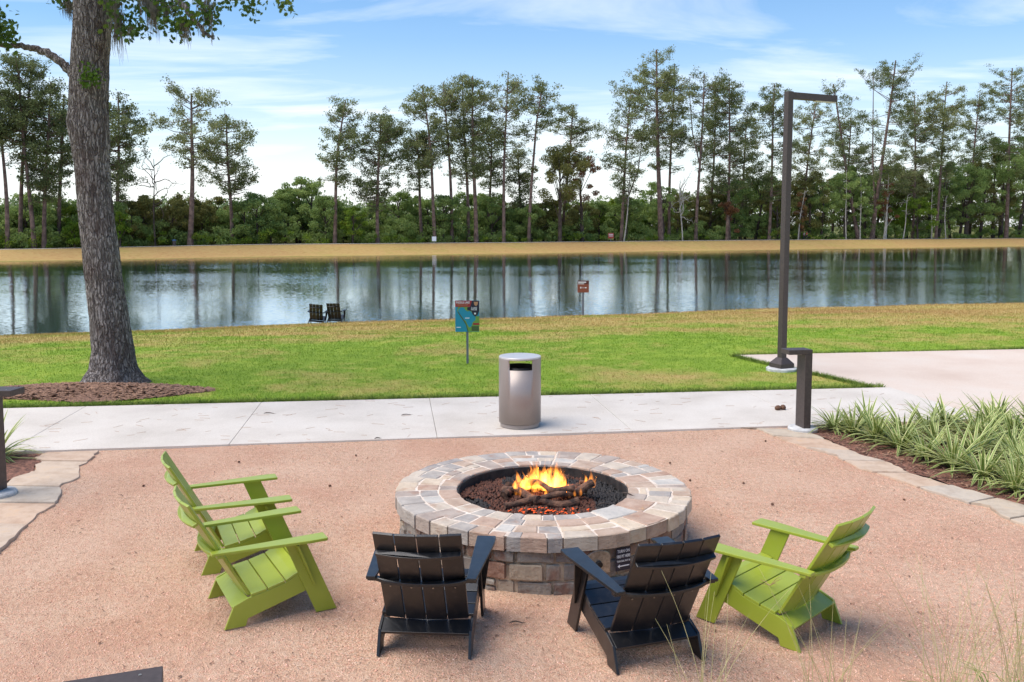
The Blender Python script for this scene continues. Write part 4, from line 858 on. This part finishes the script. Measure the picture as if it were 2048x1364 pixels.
# clusters seen hanging into the top of the picture
vis = [LP(240, 55, -.2), LP(255, 62, -.3), LP(265, 50, -.3), LP(245, 35, -.2), LP(285, 55, -.5), LP(275, 20, -.4), LP(300, 15, -.6), LP(325, 10, -.7), LP(335, 40, -.8), LP(342, 65, -.8), LP(350, 50, -.8), LP(365, 45, -.9), LP(380, 50, -.9), LP(395, 45, -1), LP(360, 15, -.8), (LP(410, 30, -1)), LP(420, 18, -1), LP(418, 35, -1), LP(440, 0, -.5), LP(465, -5, -.2), LP(490, 8, 0), LP(497, 18, 0), LP(520, -8, 0), LP(565, 2, 0), LP(572, 8, 0), LP(230, 5, -.3), LP(260, -8, -.3), LP(345, -10, -.6), LP(395, -8, -.6), LP(310, -12, -.4), LP(128, 5, .1), LP(135, -5, .2)]
leaves('foliage', cloud(vis, 1050, (.085, .22, .075)), .1, M['oakleaf'], oak, 1)
lf = [LP(4, 40, -.3), LP(8, 62, -.3), LP(2, 72, -.3), LP(10, 78, -.2), LP(-8, 50, -.3), LP(-25, 40, -.3), LP(-40, 70, -.3), LP(-60, 40, -.4), LP(-100, 20, -.5), LP(-20, 10, -.4)]
leaves('foliage', cloud(lf, 420, (.09, .2, .09)), .1, M['oakleaf'], oak, 2)
spr = [LP(172, 135, -.42), LP(168, 150, -.42), LP(178, 158, -.45), LP(188, 155, -.44), LP(196, 165, -.42), LP(170, 165, -.43), LP(185, 145, -.43)]
leaves('sprout', cloud(spr, 150, (.05, .05, .05)), .07, M['leaf_lime'], oak, 3)['kind'] = 'stuff'
upc = [Vector((ro.gauss(0, 2.6), ro.gauss(.4, 2.4), ro.uniform(9.0, 14))) for _ in range(70)]
leaves('foliage', cloud(upc, 9000, (.55, .55, .4)), .13, M['oakleaf'], oak, 4)
low = [LP(468, 455)*1, LP(455, 470)]; 
# moss beards
mb = MB()
for px, py, L, w, dy in ((236, 30, 1.0, .05, -.25), (226, -5, .95, .07, -.3), (232, 60, .5, .03, -.25), (303, 5, .75, .06, -.6), (308, 20, .6, .05, -.6), (320, 0, .4, .05, -.6), (332, 25, .35, .03, -.7), (367, 40, .55, .045, -.9), (372, 60, .4, .03, -.9), (412, 10, .5, .06, -1), (417, 30, .35, .04, -1), (405, 60, .22, .03, -1.1), (132, 5, .4, .05, .1), (142, 15, .35, .035, .1), (262, 62, .2, .03, -.4), (425, 75, .15, .015, -1.15), (218, 60, .6, .02, -.4), (290, 0, .35, .06, -.5), (348, 10, .35, .05, -.8)):
    for k in range(int(75*w/.05)):
        b = LP(px, py, dy)+Vector((ro.gauss(0, w), ro.gauss(0, w), ro.uniform(-.02, .1))); l = L*ro.uniform(.3, 1)*math.exp(-abs(ro.gauss(0, .5))); x, y = b.x, b.y; pts = [b]
        for j in range(1, 5): pts.append(Vector((x+(pts[-1].x-x)*.6+ro.gauss(0, .012), y+ro.gauss(0, .012), b.z-l*j/4)))
        mb.tube(pts, [.004, .0045, .004, .003, .001], 3, False)
mb.build('moss', M['moss'], oak)['kind'] = 'stuff'
# ------------------------------------------------------------------ far trees
def tri_cloud(C, size, g, flat=1.0, n_per=1):
    n = len(C); s = size*g.uniform(.55, 1.35, n); V = g.normal(0, 1, (n, 3, 3)); V[:, :, 2] *= flat; V -= V.mean(1, keepdims=True); V /= np.maximum(np.linalg.norm(V, axis=2, keepdims=True), .35); return (C[:, None]+V*s[:, None, None]*.75).reshape(-1, 3)
def far_pt(px, py, extra):
    x = (px-1024)/FPX*150
    for _ in range(8): Y = float(fD(x))+extra; x = .4*x+.6*atY(px, py, Y).x
    x = atY(px, py, Y).x
    return x, Y
def tube_np(mb, pts, rad, n=6): mb.tube(pts, rad, n, False)
def pine(bpx, tpx, tpy, cb, hw, extra=5, lean=0.0, bark='pinebark', fork=False, dens=1.0, seed=0, trunk=.3, label=None, leafm='needle', mid=None, tiers=None):
    g = np.random.default_rng(seed+100); x, Y = far_pt(bpx, 486, extra); z0 = float(ground_z(x, Y)); T_ = atY(tpx, tpy, Y); Hh = T_.z-z0; ppm = FPX/Y
    root = empty('pine_tree', (x, Y, z0)); tag(root, label or 'straight tall pine with a ragged layered crown on the far bank', 'tree', 'pines on the far bank')
    dx = T_.x-x; mx = (atY(mid[0], mid[1], Y).x-x, atY(mid[0], mid[1], Y).z-z0) if mid else None
    def axis(t):
        z = t*Hh
        if mx: 
            tm = mx[1]/Hh; xx = mx[0]*t/tm if t < tm else mx[0]+(dx-mx[0])*(t-tm)/(1-tm)
        else: xx = dx*t**1.2
        return Vector((xx+.15*math.sin(t*5+seed), .2*math.sin(t*4+seed*2), z))
    mb = MB(); K = 12; tube_np(mb, [axis(k/K)+Vector((0, 0, -.2 if k == 0 else 0)) for k in range(K+1)], [trunk*1.15*(1-.72*k/K)*(1.2 if k == 0 else 1) for k in range(K+1)], 7)
    zc0 = (atY(tpx, cb+(22 if bpx > 1180 else 6), Y).z-z0)/Hh; C = []; hwm = hw/ppm*1.12; nbk = 1.15; nb = int(34*dens*(1-zc0)/.4+8)
    lv = np.sort(g.uniform(zc0, .945, nb)); 
    if fork:
        f0 = axis(zc0*.95); f1 = axis(.93)+Vector((hwm*.6*g.choice([-1, 1]), g.normal(0, .5), 0)); tube_np(mb, [f0, f0.lerp(f1, .4)+Vector(((f1.x-f0.x)*.25, 0, 0)), f1], [trunk*.5, trunk*.38, .06], 6)
    for i, t in enumerate(lv):
        u = (t-zc0)/(1-zc0); prof_ = (.25+.85*math.sin(math.pi*min(1, .12+u*.74)))*(1.0 if u < .8 else 1-.45*(u-.8)/.2)*(.6+.4*min(1, u*4+g.random()*.6))
        a = g.uniform(0, 2*math.pi); L = hwm*prof_*g.uniform(.45, 1.12); p0 = axis(t); rise = g.uniform(-.1, .75)*L*(.4+.9*u)
        if u < .25 and g.random() < .35:
            L *= .6
        e = p0+Vector((math.cos(a)*L, math.sin(a)*L, rise)); m_ = p0.lerp(e, .5)+Vector((0, 0, -.08*L)); tube_np(mb, [p0, m_, e], [.075, .05, .02], 4)
        if u < .18 and g.random() < .4: continue
        for c_ in range(int(2+L*1.15)):
            f = g.uniform(.42, 1.05); q_ = p0.lerp(e, f)+Vector((g.normal(0, .4), g.normal(0, .4), g.normal(.2, .35))); nn_ = int(38*dens)
            C.append(np.array(q_)[None]+g.normal(0, 1, (nn_, 3))*np.array([.37, .37, .25])*g.uniform(.7, 1.25))
    for k in range(4): C.append(np.array(axis(.985))[None]+g.normal(0, 1, (24, 3))*np.array([.5, .5, .3])+np.array([[g.normal(0, .4), 0, g.uniform(-.6, .2)]]))
    mb.build('trunk', M[bark], root, smooth=True); C = np.concatenate(C); link('crown', np_mesh('crown', tri_cloud(C, .2, g), np.arange(3*len(C)).reshape(-1, 3), M[leafm]), root); return root
PINES = [ # base px, top px, top py, crown bottom py, half width px, options
 (14, 0, 190, 300, 40, dict(bark='pinebark', mid=(4, 300))), (65, 38, 108, 330, 52, dict(mid=(48, 260), dens=1.1)), (40, 62, 120, 330, 42, dict(extra=9)), (88, 100, 165, 400, 42, dict(dens=1.2)), (118, 128, 190, 400, 40, dict(extra=10)),
 (236, 236, 183, 400, 48, dict(extra=6, dens=1.2)), (381, 385, 187, 335, 62, dict(trunk=.4, dens=.95, label='pine with thick pale trunk and open flat topped crown, apart from its neighbours')), (462, 455, 232, 400, 56, dict(extra=8, dens=1.05)),
 (668, 690, 200, 375, 40, dict(mid=(676, 310), label='slender pine with a curved trunk and tufted crown by the gap in the trees')), (755, 760, 232, 420, 56, dict(dens=1.2, label='shorter broad pine with foliage reaching low down its trunk')), (845, 832, 265, 380, 34, dict(extra=9)),
 (872, 845, 170, 340, 44, dict(mid=(860, 300))), (905, 888, 165, 310, 36, dict(extra=7)), (936, 926, 154, 370, 46, dict(extra=8)), (951, 945, 152, 350, 44, dict(dens=1.2, trunk=.36)),
 (1007, 1015, 144, 330, 40, dict()), (1058, 1085, 165, 275, 40, dict(mid=(1072, 240), bark='pinebark', label='pine with a long bare trunk leaning slightly and a small high crown')), (1126, 1146, 209, 380, 40, dict(extra=9)),
 (975, 985, 260, 400, 30, dict(extra=14)), (1040, 1038, 300, 430, 26, dict(extra=14)),
 (1241, 1262, 190, 400, 50, dict(fork=True, label='forked pine with twin upper stems beside the tallest pine')), (1320, 1312, 99, 320, 66, dict(trunk=.48, dens=1.25, label='tallest pine, with a thick pinkish trunk and spreading crown')), (1338, 1348, 128, 330, 40, dict(extra=9)),
 (1393, 1408, 147, 300, 42, dict(fork=True, dens=.75, label='thin crowned pine dividing into a high fork')), (1455, 1460, 155, 400, 50, dict(dens=1.2)), (1538, 1550, 167, 380, 40, dict(dens=1.1)), (1480, 1495, 230, 400, 34, dict(extra=14)),
 (1600, 1632, 205, 390, 42, dict(extra=10)), (1716, 1665, 168, 330, 36, dict(mid=(1688, 300), trunk=.38, dens=.7, label='pine with a strongly leaning bare trunk on the far bank')), (1745, 1790, 121, 400, 60, dict(mid=(1772, 260), trunk=.44, fork=True, label='big pine with a slanting trunk and flat high crown')),
 (1826, 1830, 190, 400, 56, dict(dens=1.2, extra=7)), (1871, 1895, 163, 350, 48, dict(dens=1.2)), (1932, 1960, 187, 390, 30, dict(extra=9)), (2010, 2025, 136, 330, 56, dict(trunk=.42, label='tall pine with a straight pale trunk beside the dense dark oaks')), (2075, 2080, 150, 380, 55, dict(extra=6)), (1690, 1700, 235, 400, 40, dict(extra=14)), (1420, 1432, 190, 400, 36, dict(extra=13)), (2130, 2140, 130, 350, 55, dict()), (-40, -45, 130, 350, 55, dict())]
for i, (b, t, ty, cb, hw, kw) in enumerate(PINES): pine(b, t, ty, cb, hw, seed=i, **kw)
# broadleaved trees of the woodland edge
def broadleaf(px, topy, hw, extra, leafm, label, seed, baseclear=.22, dens=1.0, bark='darkbark', basepy=486):
    g = np.random.default_rng(seed+900); x, Y = far_pt(px, basepy, extra); z0 = float(ground_z(x, Y)); Hh = atY(px, topy, Y).z-z0; ppm = FPX/Y; W = hw/ppm
    root = tag(empty('broadleaf_tree', (x, Y, z0)), label, 'tree', 'broadleaved trees along the far bank'); mb = MB()
    lean = g.normal(0, .05)*Hh; th = Hh*.45; tube_np(mb, [Vector((0, 0, -.2)), Vector((lean*.3, 0, th*.5)), Vector((lean*.6, 0, th)), Vector((lean, 0, Hh*.8))], [.24*Hh/12+.06, .2*Hh/12+.05, .13*Hh/12+.04, .04], 7)
    C = []; ncl = int((16+W*4)*dens)
    for k in range(ncl):
        u = g.random()**.8; a = g.uniform(0, 6.28); zf = baseclear+(1-baseclear)*u; r_ = W*math.sin(math.pi*min(.97, .16+.78*u))**.7*math.sqrt(g.random())*1.0
        c_ = np.array([lean*zf+math.cos(a)*r_, math.sin(a)*r_, Hh*zf*.97]); rad = g.uniform(.6, 1.25)*(.5+W*.11)
        if g.random() < .5: tube_np(mb, [Vector((lean*.5, 0, Hh*max(.2, zf-.28))), Vector(c_*.6+np.array([lean*.2, 0, Hh*(zf-.1)*.4])), Vector(c_)], [.07, .05, .02], 4)
        m_ = int(230*rad); pts = g.normal(0, 1, (m_, 3)); pts /= np.linalg.norm(pts, axis=1)[:, None]; pts *= (g.random((m_, 1))**.45)*rad; pts[:, 2] *= .7; C.append(c_+pts)
    mb.build('trunk', M[bark], root, smooth=True); C = np.concatenate(C); link('crown', np_mesh('crown', tri_cloud(C, .22, g), np.arange(3*len(C)).reshape(-1, 3), M[leafm]), root); return root
KIND = {'leaf_dark': 'dense dark green broadleaved tree below the pines on the far bank', 'leaf_olive': 'olive tinted broadleaved tree below the pines on the far bank', 'leaf_lime': 'young bright green tree at the far wood edge', 'leaf_rust': 'tree with rusty brown foliage on the far bank', 'leaf_grey': 'grey green tree standing farther back behind the bank'}
TOPS = interp_lin([(-100, 400), (0, 395), (100, 390), (200, 395), (300, 385), (420, 385), (520, 395), (620, 365), (700, 400), (780, 395), (860, 385), (960, 380), (1060, 395), (1160, 390), (1240, 380), (1320, 370), (1420, 375), (1500, 352), (1600, 345), (1700, 330), (1800, 335), (1880, 330), (1950, 305), (2048, 285), (2150, 300)])
rt = random.Random(6); xk = -60; i = 0
while xk < 2130:
    top = float(TOPS(xk))+rt.uniform(-8, 26); lm = rt.choices(['leaf_dark', 'leaf_olive', 'leaf_dark', 'leaf_lime'], [5, 2.2, 2, .6])[0]
    if 250 < xk < 440: lm = 'leaf_olive' if rt.random() < .7 else 'leaf_dark'
    broadleaf(xk, top, rt.uniform(34, 52), rt.uniform(6, 20), lm, KIND[lm], i, rt.uniform(.1, .25)); xk += rt.uniform(22, 34) if xk < 1350 else rt.uniform(18, 26); i += 1
for px, ty, hw, ex, lm, lb, kw in ((1120, 290, 62, 4, 'leaf_olive', 'wide oak with orange tinted crown and leaning twin trunks', dict(baseclear=.4)), (1165, 300, 48, 6, 'leaf_rust', 'rust tinged oak leaning into its wide orange neighbour', dict(baseclear=.45, dens=.7)),
    (240, 425, 20, 3.5, 'leaf_lime', 'small bright green sapling beside the oak trunk on the far bank', {}), (705, 412, 26, 4, 'leaf_lime', 'young yellow green tree beside the shorter broad pine', {}), (600, 352, 50, 14, 'leaf_dark', 'rounded dark tree topping the low wood by the gap in the pines', {}), (150, 445, 26, 3.5, 'leaf_lime', 'low leafy sapling half hidden by the oak trunk', {}),
    (1770, 365, 26, 4, 'leaf_rust', 'tall thin tree with dead rust red leaves', dict(dens=.6, bark='palebark')), (1460, 400, 24, 4.5, 'leaf_rust', 'bush like tree with rust red dead leaves below a pine', dict(dens=.6)), (1598, 385, 14, 4, 'leaf_rust', 'slim rusty leaved sapling beside the lamp post on the far bank', dict(dens=.8)), (2000, 270, 90, 8, 'leaf_dark', 'huge dense dark oak standing beyond the plaza end of the bank', dict(dens=1.3)), (1930, 330, 70, 7, 'leaf_dark', 'massive dark oak next to the huge oak', dict(dens=1.2)), (1835, 395, 40, 4, 'leaf_lime', 'fresh green tree in front of the slanting big pine', {})):
    broadleaf(px, ty, hw, ex, lm, lb, 300+px, **kw)
# bleached dead trunks
for k, (px, ty, ex, lb) in enumerate(((1248, 300, 4, None), (1310+54, 360, 3.5, 'bare whitish dead tree with fine twigs below the forked pines'), (1595, 380, 3.2, None), (1692, 340, 3.2, None), (1721, 350, 3.2, None), (1768, 350, 3.2, None), (1806, 390, 3.3, None), (1862, 380, 3.3, None), (1890, 395, 3.4, None), (310, 318, 5, 'dead tree with twisted bare branches above olive oaks'))):
    x, Y = far_pt(px, 486, ex); z0 = float(ground_z(x, Y)); Hh = atY(px, ty, Y).z-z0; g = random.Random(k); root = tag(empty('dead_tree', (x, Y, z0)), lb or 'bleached bare thin trunk at the far wood edge', 'tree', 'dead trees on the far bank'); mb = MB()
    ln = g.uniform(-.08, .12)*Hh; ax = [Vector((ln*t+.12*math.sin(t*6+k), 0, Hh*t)) for t in np.linspace(0, 1, 8)]; tube_np(mb, ax, [.13*(1-.8*t)+.015 for t in np.linspace(0, 1, 8)], 6); mb.build('trunk', M['palebark'] if not lb or k == 1 else M['darkbark'], root); br_ = MB()
    for j in range(0 if lb else 8):
        t = g.uniform(.4, .98); p0 = ax[0].lerp(ax[-1], t); a = g.uniform(0, 6.28); L = g.uniform(.8, 2.6)*(1.3 if lb else .6); e = p0+Vector((math.cos(a)*L, math.sin(a)*L, g.uniform(.1, .8)*L)); m_ = p0.lerp(e, .5)+Vector((g.gauss(0, .25), 0, g.gauss(0, .2))); tube_np(br_, [p0, m_, e], [.05, .035, .012], 4)
    for j in range(14 if lb else 0):
        t = g.uniform(.35, .95); p = ax[0].lerp(ax[-1], t); a = g.choice((0, math.pi))+g.gauss(0, .6); pts = [p]; st_ = g.uniform(.5, .9); el = g.uniform(-.1, .7)
        for m_ in range(6):
            el += g.gauss(.02, .45); a += g.gauss(0, .35); pts.append(pts[-1]+Vector((math.cos(a)*math.cos(el), math.sin(a)*math.cos(el), math.sin(el)))*st_)
            if m_ > 1: e = pts[-1]+Vector((g.gauss(0, .5), g.gauss(0, .4), g.uniform(.2, .9))); tube_np(br_, [pts[-1], pts[-1].lerp(e, .5)+Vector((.1, 0, 0)), e], [.03, .02, .008], 4)
        tube_np(br_, pts, [.085, .075, .06, .05, .04, .03, .015], 5)
    br_.build('branches', M['palebark'] if not lb or k == 1 else M['darkbark'], root)['kind'] = 'stuff'
LAND = {385: 'the open flat topped pine', 676: 'the curved slender pine', 757: 'the shorter broad pine', 868: 'the small white notice sign', 1060: 'the pine with the long bare trunk', 1222: 'the red brown notice sign', 1262: 'the forked pine with twin stems', 1320: 'the tallest pine', 1402: 'the thin crowned forked pine', 1612: 'the two walkers', 1705: 'the strongly leaning pine', 1765: 'the slanting big pine', 2012: 'the pine beside the dense dark oaks', 246: 'the blue topped bin', 310: 'the dead tree with twisted branches', 1125: 'the wide orange tinted oak'}
for nm_, txt in (('pine_tree', 'straight tall pine standing closest to '), ('broadleaf_tree', '')):
    pool = [o for o in COL.objects if o.name.split('.')[0] == nm_ and (o['label'].startswith('straight tall pine with') or o['label'] in KIND.values())]
    for px, nm2 in LAND.items():
        best = min(pool, key=lambda o: abs(1024+FPX*o.location.x/o.location.y-px), default=None)
        if best and abs(1024+FPX*best.location.x/best.location.y-px) < 45:
            pool.remove(best); w_ = best['label'].split(' broadleaved')[0].split(' tree')[0]; best['label'] = (txt or w_+' broadleaved tree standing closest to ')+nm2
# understory and the wood behind, each one mass
g = np.random.default_rng(77)
def mass(name, n_cl, x0, x1, e0, e1, top, mat, label, size, per, rad):
    C = []
    for k in range(n_cl):
        px = g.uniform(x0, x1); ex = g.uniform(e0, e1); x, Y = far_pt(px, 484, ex); z0 = float(ground_z(x, Y)); zt = top(px, Y)-z0; c_ = np.array([x, Y, z0+g.uniform(.1, 1)*zt]); m_ = per; p_ = g.normal(0, 1, (m_, 3)); p_ /= np.linalg.norm(p_, axis=1)[:, None]; C.append(c_+p_*(g.random((m_, 1))**.4)*rad*g.uniform(.6, 1.3)*np.array([1.2, 1.2, .8]))
    C = np.concatenate(C); tag(link(name, np_mesh(name, tri_cloud(C, size, g), np.arange(3*len(C)).reshape(-1, 3), M[mat])), label, kind='stuff')
mass('undergrowth', 950, -120, 2180, 5, 12, lambda px, Y: atY(px, 452+12*math.sin(px*.02)+10*math.sin(px*.053), Y).z, 'leaf_dark', 'dense green undergrowth below the far trees', .24, 90, .8)
mass('undergrowth_light', 170, -120, 2180, 4.2, 6, lambda px, Y: atY(px, 470+8*math.sin(px*.031), Y).z, 'leaf_lime', 'brighter green weeds and brambles along the far wood edge', .2, 70, .6)
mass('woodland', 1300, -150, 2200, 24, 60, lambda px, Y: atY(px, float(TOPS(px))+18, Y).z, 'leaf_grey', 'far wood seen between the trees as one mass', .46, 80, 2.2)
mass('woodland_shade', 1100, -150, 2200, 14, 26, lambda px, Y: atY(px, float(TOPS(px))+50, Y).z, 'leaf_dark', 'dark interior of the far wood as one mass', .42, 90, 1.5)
# ------------------------------------------------------------------ striped bed plants
def lily_mesh(seed):
    g = random.Random(seed); V, F, A_ = [], [], []
    for k in range(62):
        a = g.uniform(0, 6.28); L = g.uniform(.36, .7); up = g.uniform(.45, 1.25); r0 = g.uniform(0, .07); w = g.uniform(.014, .0215); n = 7; ca, sa = math.cos(a), math.sin(a); x, z, th = r0, 0.0, up if k > 6 else up*.45; o = len(V); drop = g.uniform(.08, .3)*(1.6-up)
        for i in range(n+1):
            u = i/n; ww = w*(1-u**2.2)*(.75+.5*min(1, u*4)) + .0008
            for s, e in ((-1, 1), (-.45, 0), (.45, 0), (1, 1)):
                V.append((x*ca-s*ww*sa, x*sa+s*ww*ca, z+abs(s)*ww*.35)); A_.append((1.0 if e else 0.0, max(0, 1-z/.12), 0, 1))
            x += math.cos(th)*L/n; z += math.sin(th)*L/n; th -= drop
            z = max(z, .012)
        for i in range(n):
            for s in range(3): b = o+i*4+s; F.append((b, b+1, b+5, b+4))
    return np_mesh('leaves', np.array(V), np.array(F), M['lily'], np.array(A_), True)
LM = [lily_mesh(s) for s in range(6)]
rp2 = random.Random(9); spots = []
for px, py in ((1668, 862), (1705, 872), (1752, 885), (1800, 900), (1850, 918), (1905, 938), (1965, 958), (2030, 985), (2085, 1000)): spots.append(G(px, py))
tries = 0
while len(spots) < 62 and tries < 6000:
    tries += 1; x, y = rp2.uniform(4.3, 9.6), rp2.uniform(9.2, 12.9)
    if not inpoly(np.array([x]), np.array([y]), RBED)[0] or y > 12.35+(x-4.5)*.13 or min(math.hypot(x-a, y-b) for a, b in spots) < .4: continue
    if min(math.hypot(x-a, y-b) for a, b in RB) < .42: continue
    if math.hypot(x-4.15, y-12.3) < .35: continue
    spots.append((x, y))
for i, (x, y) in enumerate(spots):
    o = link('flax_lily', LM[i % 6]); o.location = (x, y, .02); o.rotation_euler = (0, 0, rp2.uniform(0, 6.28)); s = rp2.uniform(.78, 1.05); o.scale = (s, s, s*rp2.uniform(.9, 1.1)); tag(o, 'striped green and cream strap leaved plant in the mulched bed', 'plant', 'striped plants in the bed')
lp = G(2, 925); o = link('flax_lily', LM[1]); o.location = (lp[0]-.12, lp[1]+.1, .012); o.rotation_euler = (0, 0, 2.2); tag(o, 'lone striped strap leaved plant in the bare bed by the path', 'plant')
# feathery grass stems rising from clumps in front
rg = random.Random(31)
for (x, y, n, lb) in ((1.05, 4.75, 14, 'sparse clump of thin straw grass stems behind the black chair'), (1.75, 4.7, 20, 'clump of thin straw grass stems behind the lone green chair'), (2.5, 4.85, 34, 'fuller clump of thin green grass stems at the gravel edge'), (2.95, 5.0, 30, 'outermost clump of thin grass stems beside the gravel')):
    root = tag(empty('grass_clump', (x, y, 0)), lb, 'grass', 'ornamental grass clumps'); mb = MB()
    for k in range(n):
        a = rg.uniform(0, 6.28); L = rg.uniform(.55, 1.05); sp_ = rg.uniform(.05, .45); p = [Vector((rg.gauss(0, .07), rg.gauss(0, .07), 0))]
        for j in range(1, 7): u = j/6; p.append(p[0]+Vector((math.cos(a)*sp_*u**1.6, math.sin(a)*sp_*u**1.6*.8, L*u*(1-.08*u))))
        mb.tube(p, [.0022, .002, .0018, .0016, .0013, .001, .0007], 4, False)
    mb.build('stems', M['stem'], root); lb_ = MB()
    for k in range(60):
        a = rg.uniform(0, 6.28); L = rg.uniform(.2, .42); p0 = Vector((rg.gauss(0, .06), rg.gauss(0, .06), 0)); e = p0+Vector((math.cos(a)*L*.7, math.sin(a)*L*.7, L*.45)); lb_.tube([p0, p0.lerp(e, .5)+Vector((0, 0, L*.25)), e], [.003, .0025, .0005], 3, False)
    lb_.build('basal_leaves', M['edgegrass'], root)
# pine cones and dropped bits
def cone(px, py, s, label, z=0.0, rz=0.0):
    x, y = G(px, py, z); mb = MB(); rr = []
    for k in range(9):
        u = k/8; r_ = s*(.15+.95*math.sin(math.pi*(.08+.86*u))**.8)*(1+.18*(k % 2)); rr.append([(u*s*3.2-s*1.6, r_*math.cos(2*math.pi*j/9+(k % 2)*.35), r_*math.sin(2*math.pi*j/9+(k % 2)*.35)) for j in range(9)])
    mb.rings(rr); o = mb.build('pine_cone', M['cone']); o.location = (x, y, z+s*.95); o.rotation_euler = (0, 0, rz); tag(o, label, 'pine cone', 'fallen pine cones'); return o
cone(1556, 820, .035, 'pine cone on the concrete path, paler of the touching two', .028, .5); cone(1566, 819, .035, 'pine cone on the concrete path, darker of the touching two', .028, 1.4)
for px, py in ((287, 973), (478, 925), (660, 973), (1808, 1001), (1531, 883), (712, 912), (1487, 968), (1545, 1010), (1380, 962), (1340, 927)): cone(px, py, .01, 'small dark cone fragment lying on the gravel', .004, px)
for px, py, L, a, lb in ((541, 827, .2, .1, 'dark curled leaf on the path near a slab joint'), (815, 830, .2, .4, 'brown twig lying across the middle of the path'), (757, 877, .12, .6, 'short twig at the gravel edge of the path'), (1209, 1009, .14, .5, 'grey twig lying on the front of the stone cap'), (1258, 990, .14, -.5, 'thin dark twig on the side of the stone cap'), (1035, 1246, .12, .2, 'small twig on the gravel between the black chairs')):
    zz0 = .029 if py < 890 else (PH+.004 if 960 < py < 1100 else .006); x, y = G(px, py, zz0); mb = MB(); mb.tube([(x+math.cos(a)*L*(t-.5), y+math.sin(a)*L*(t-.5), zz0+.006+.01*math.sin(t*5)) for t in np.linspace(0, 1, 6)], [.003, .007, .006, .005, .004, .002], 6); tag(mb.build('twig', M['darkbark']), lb, 'twig')
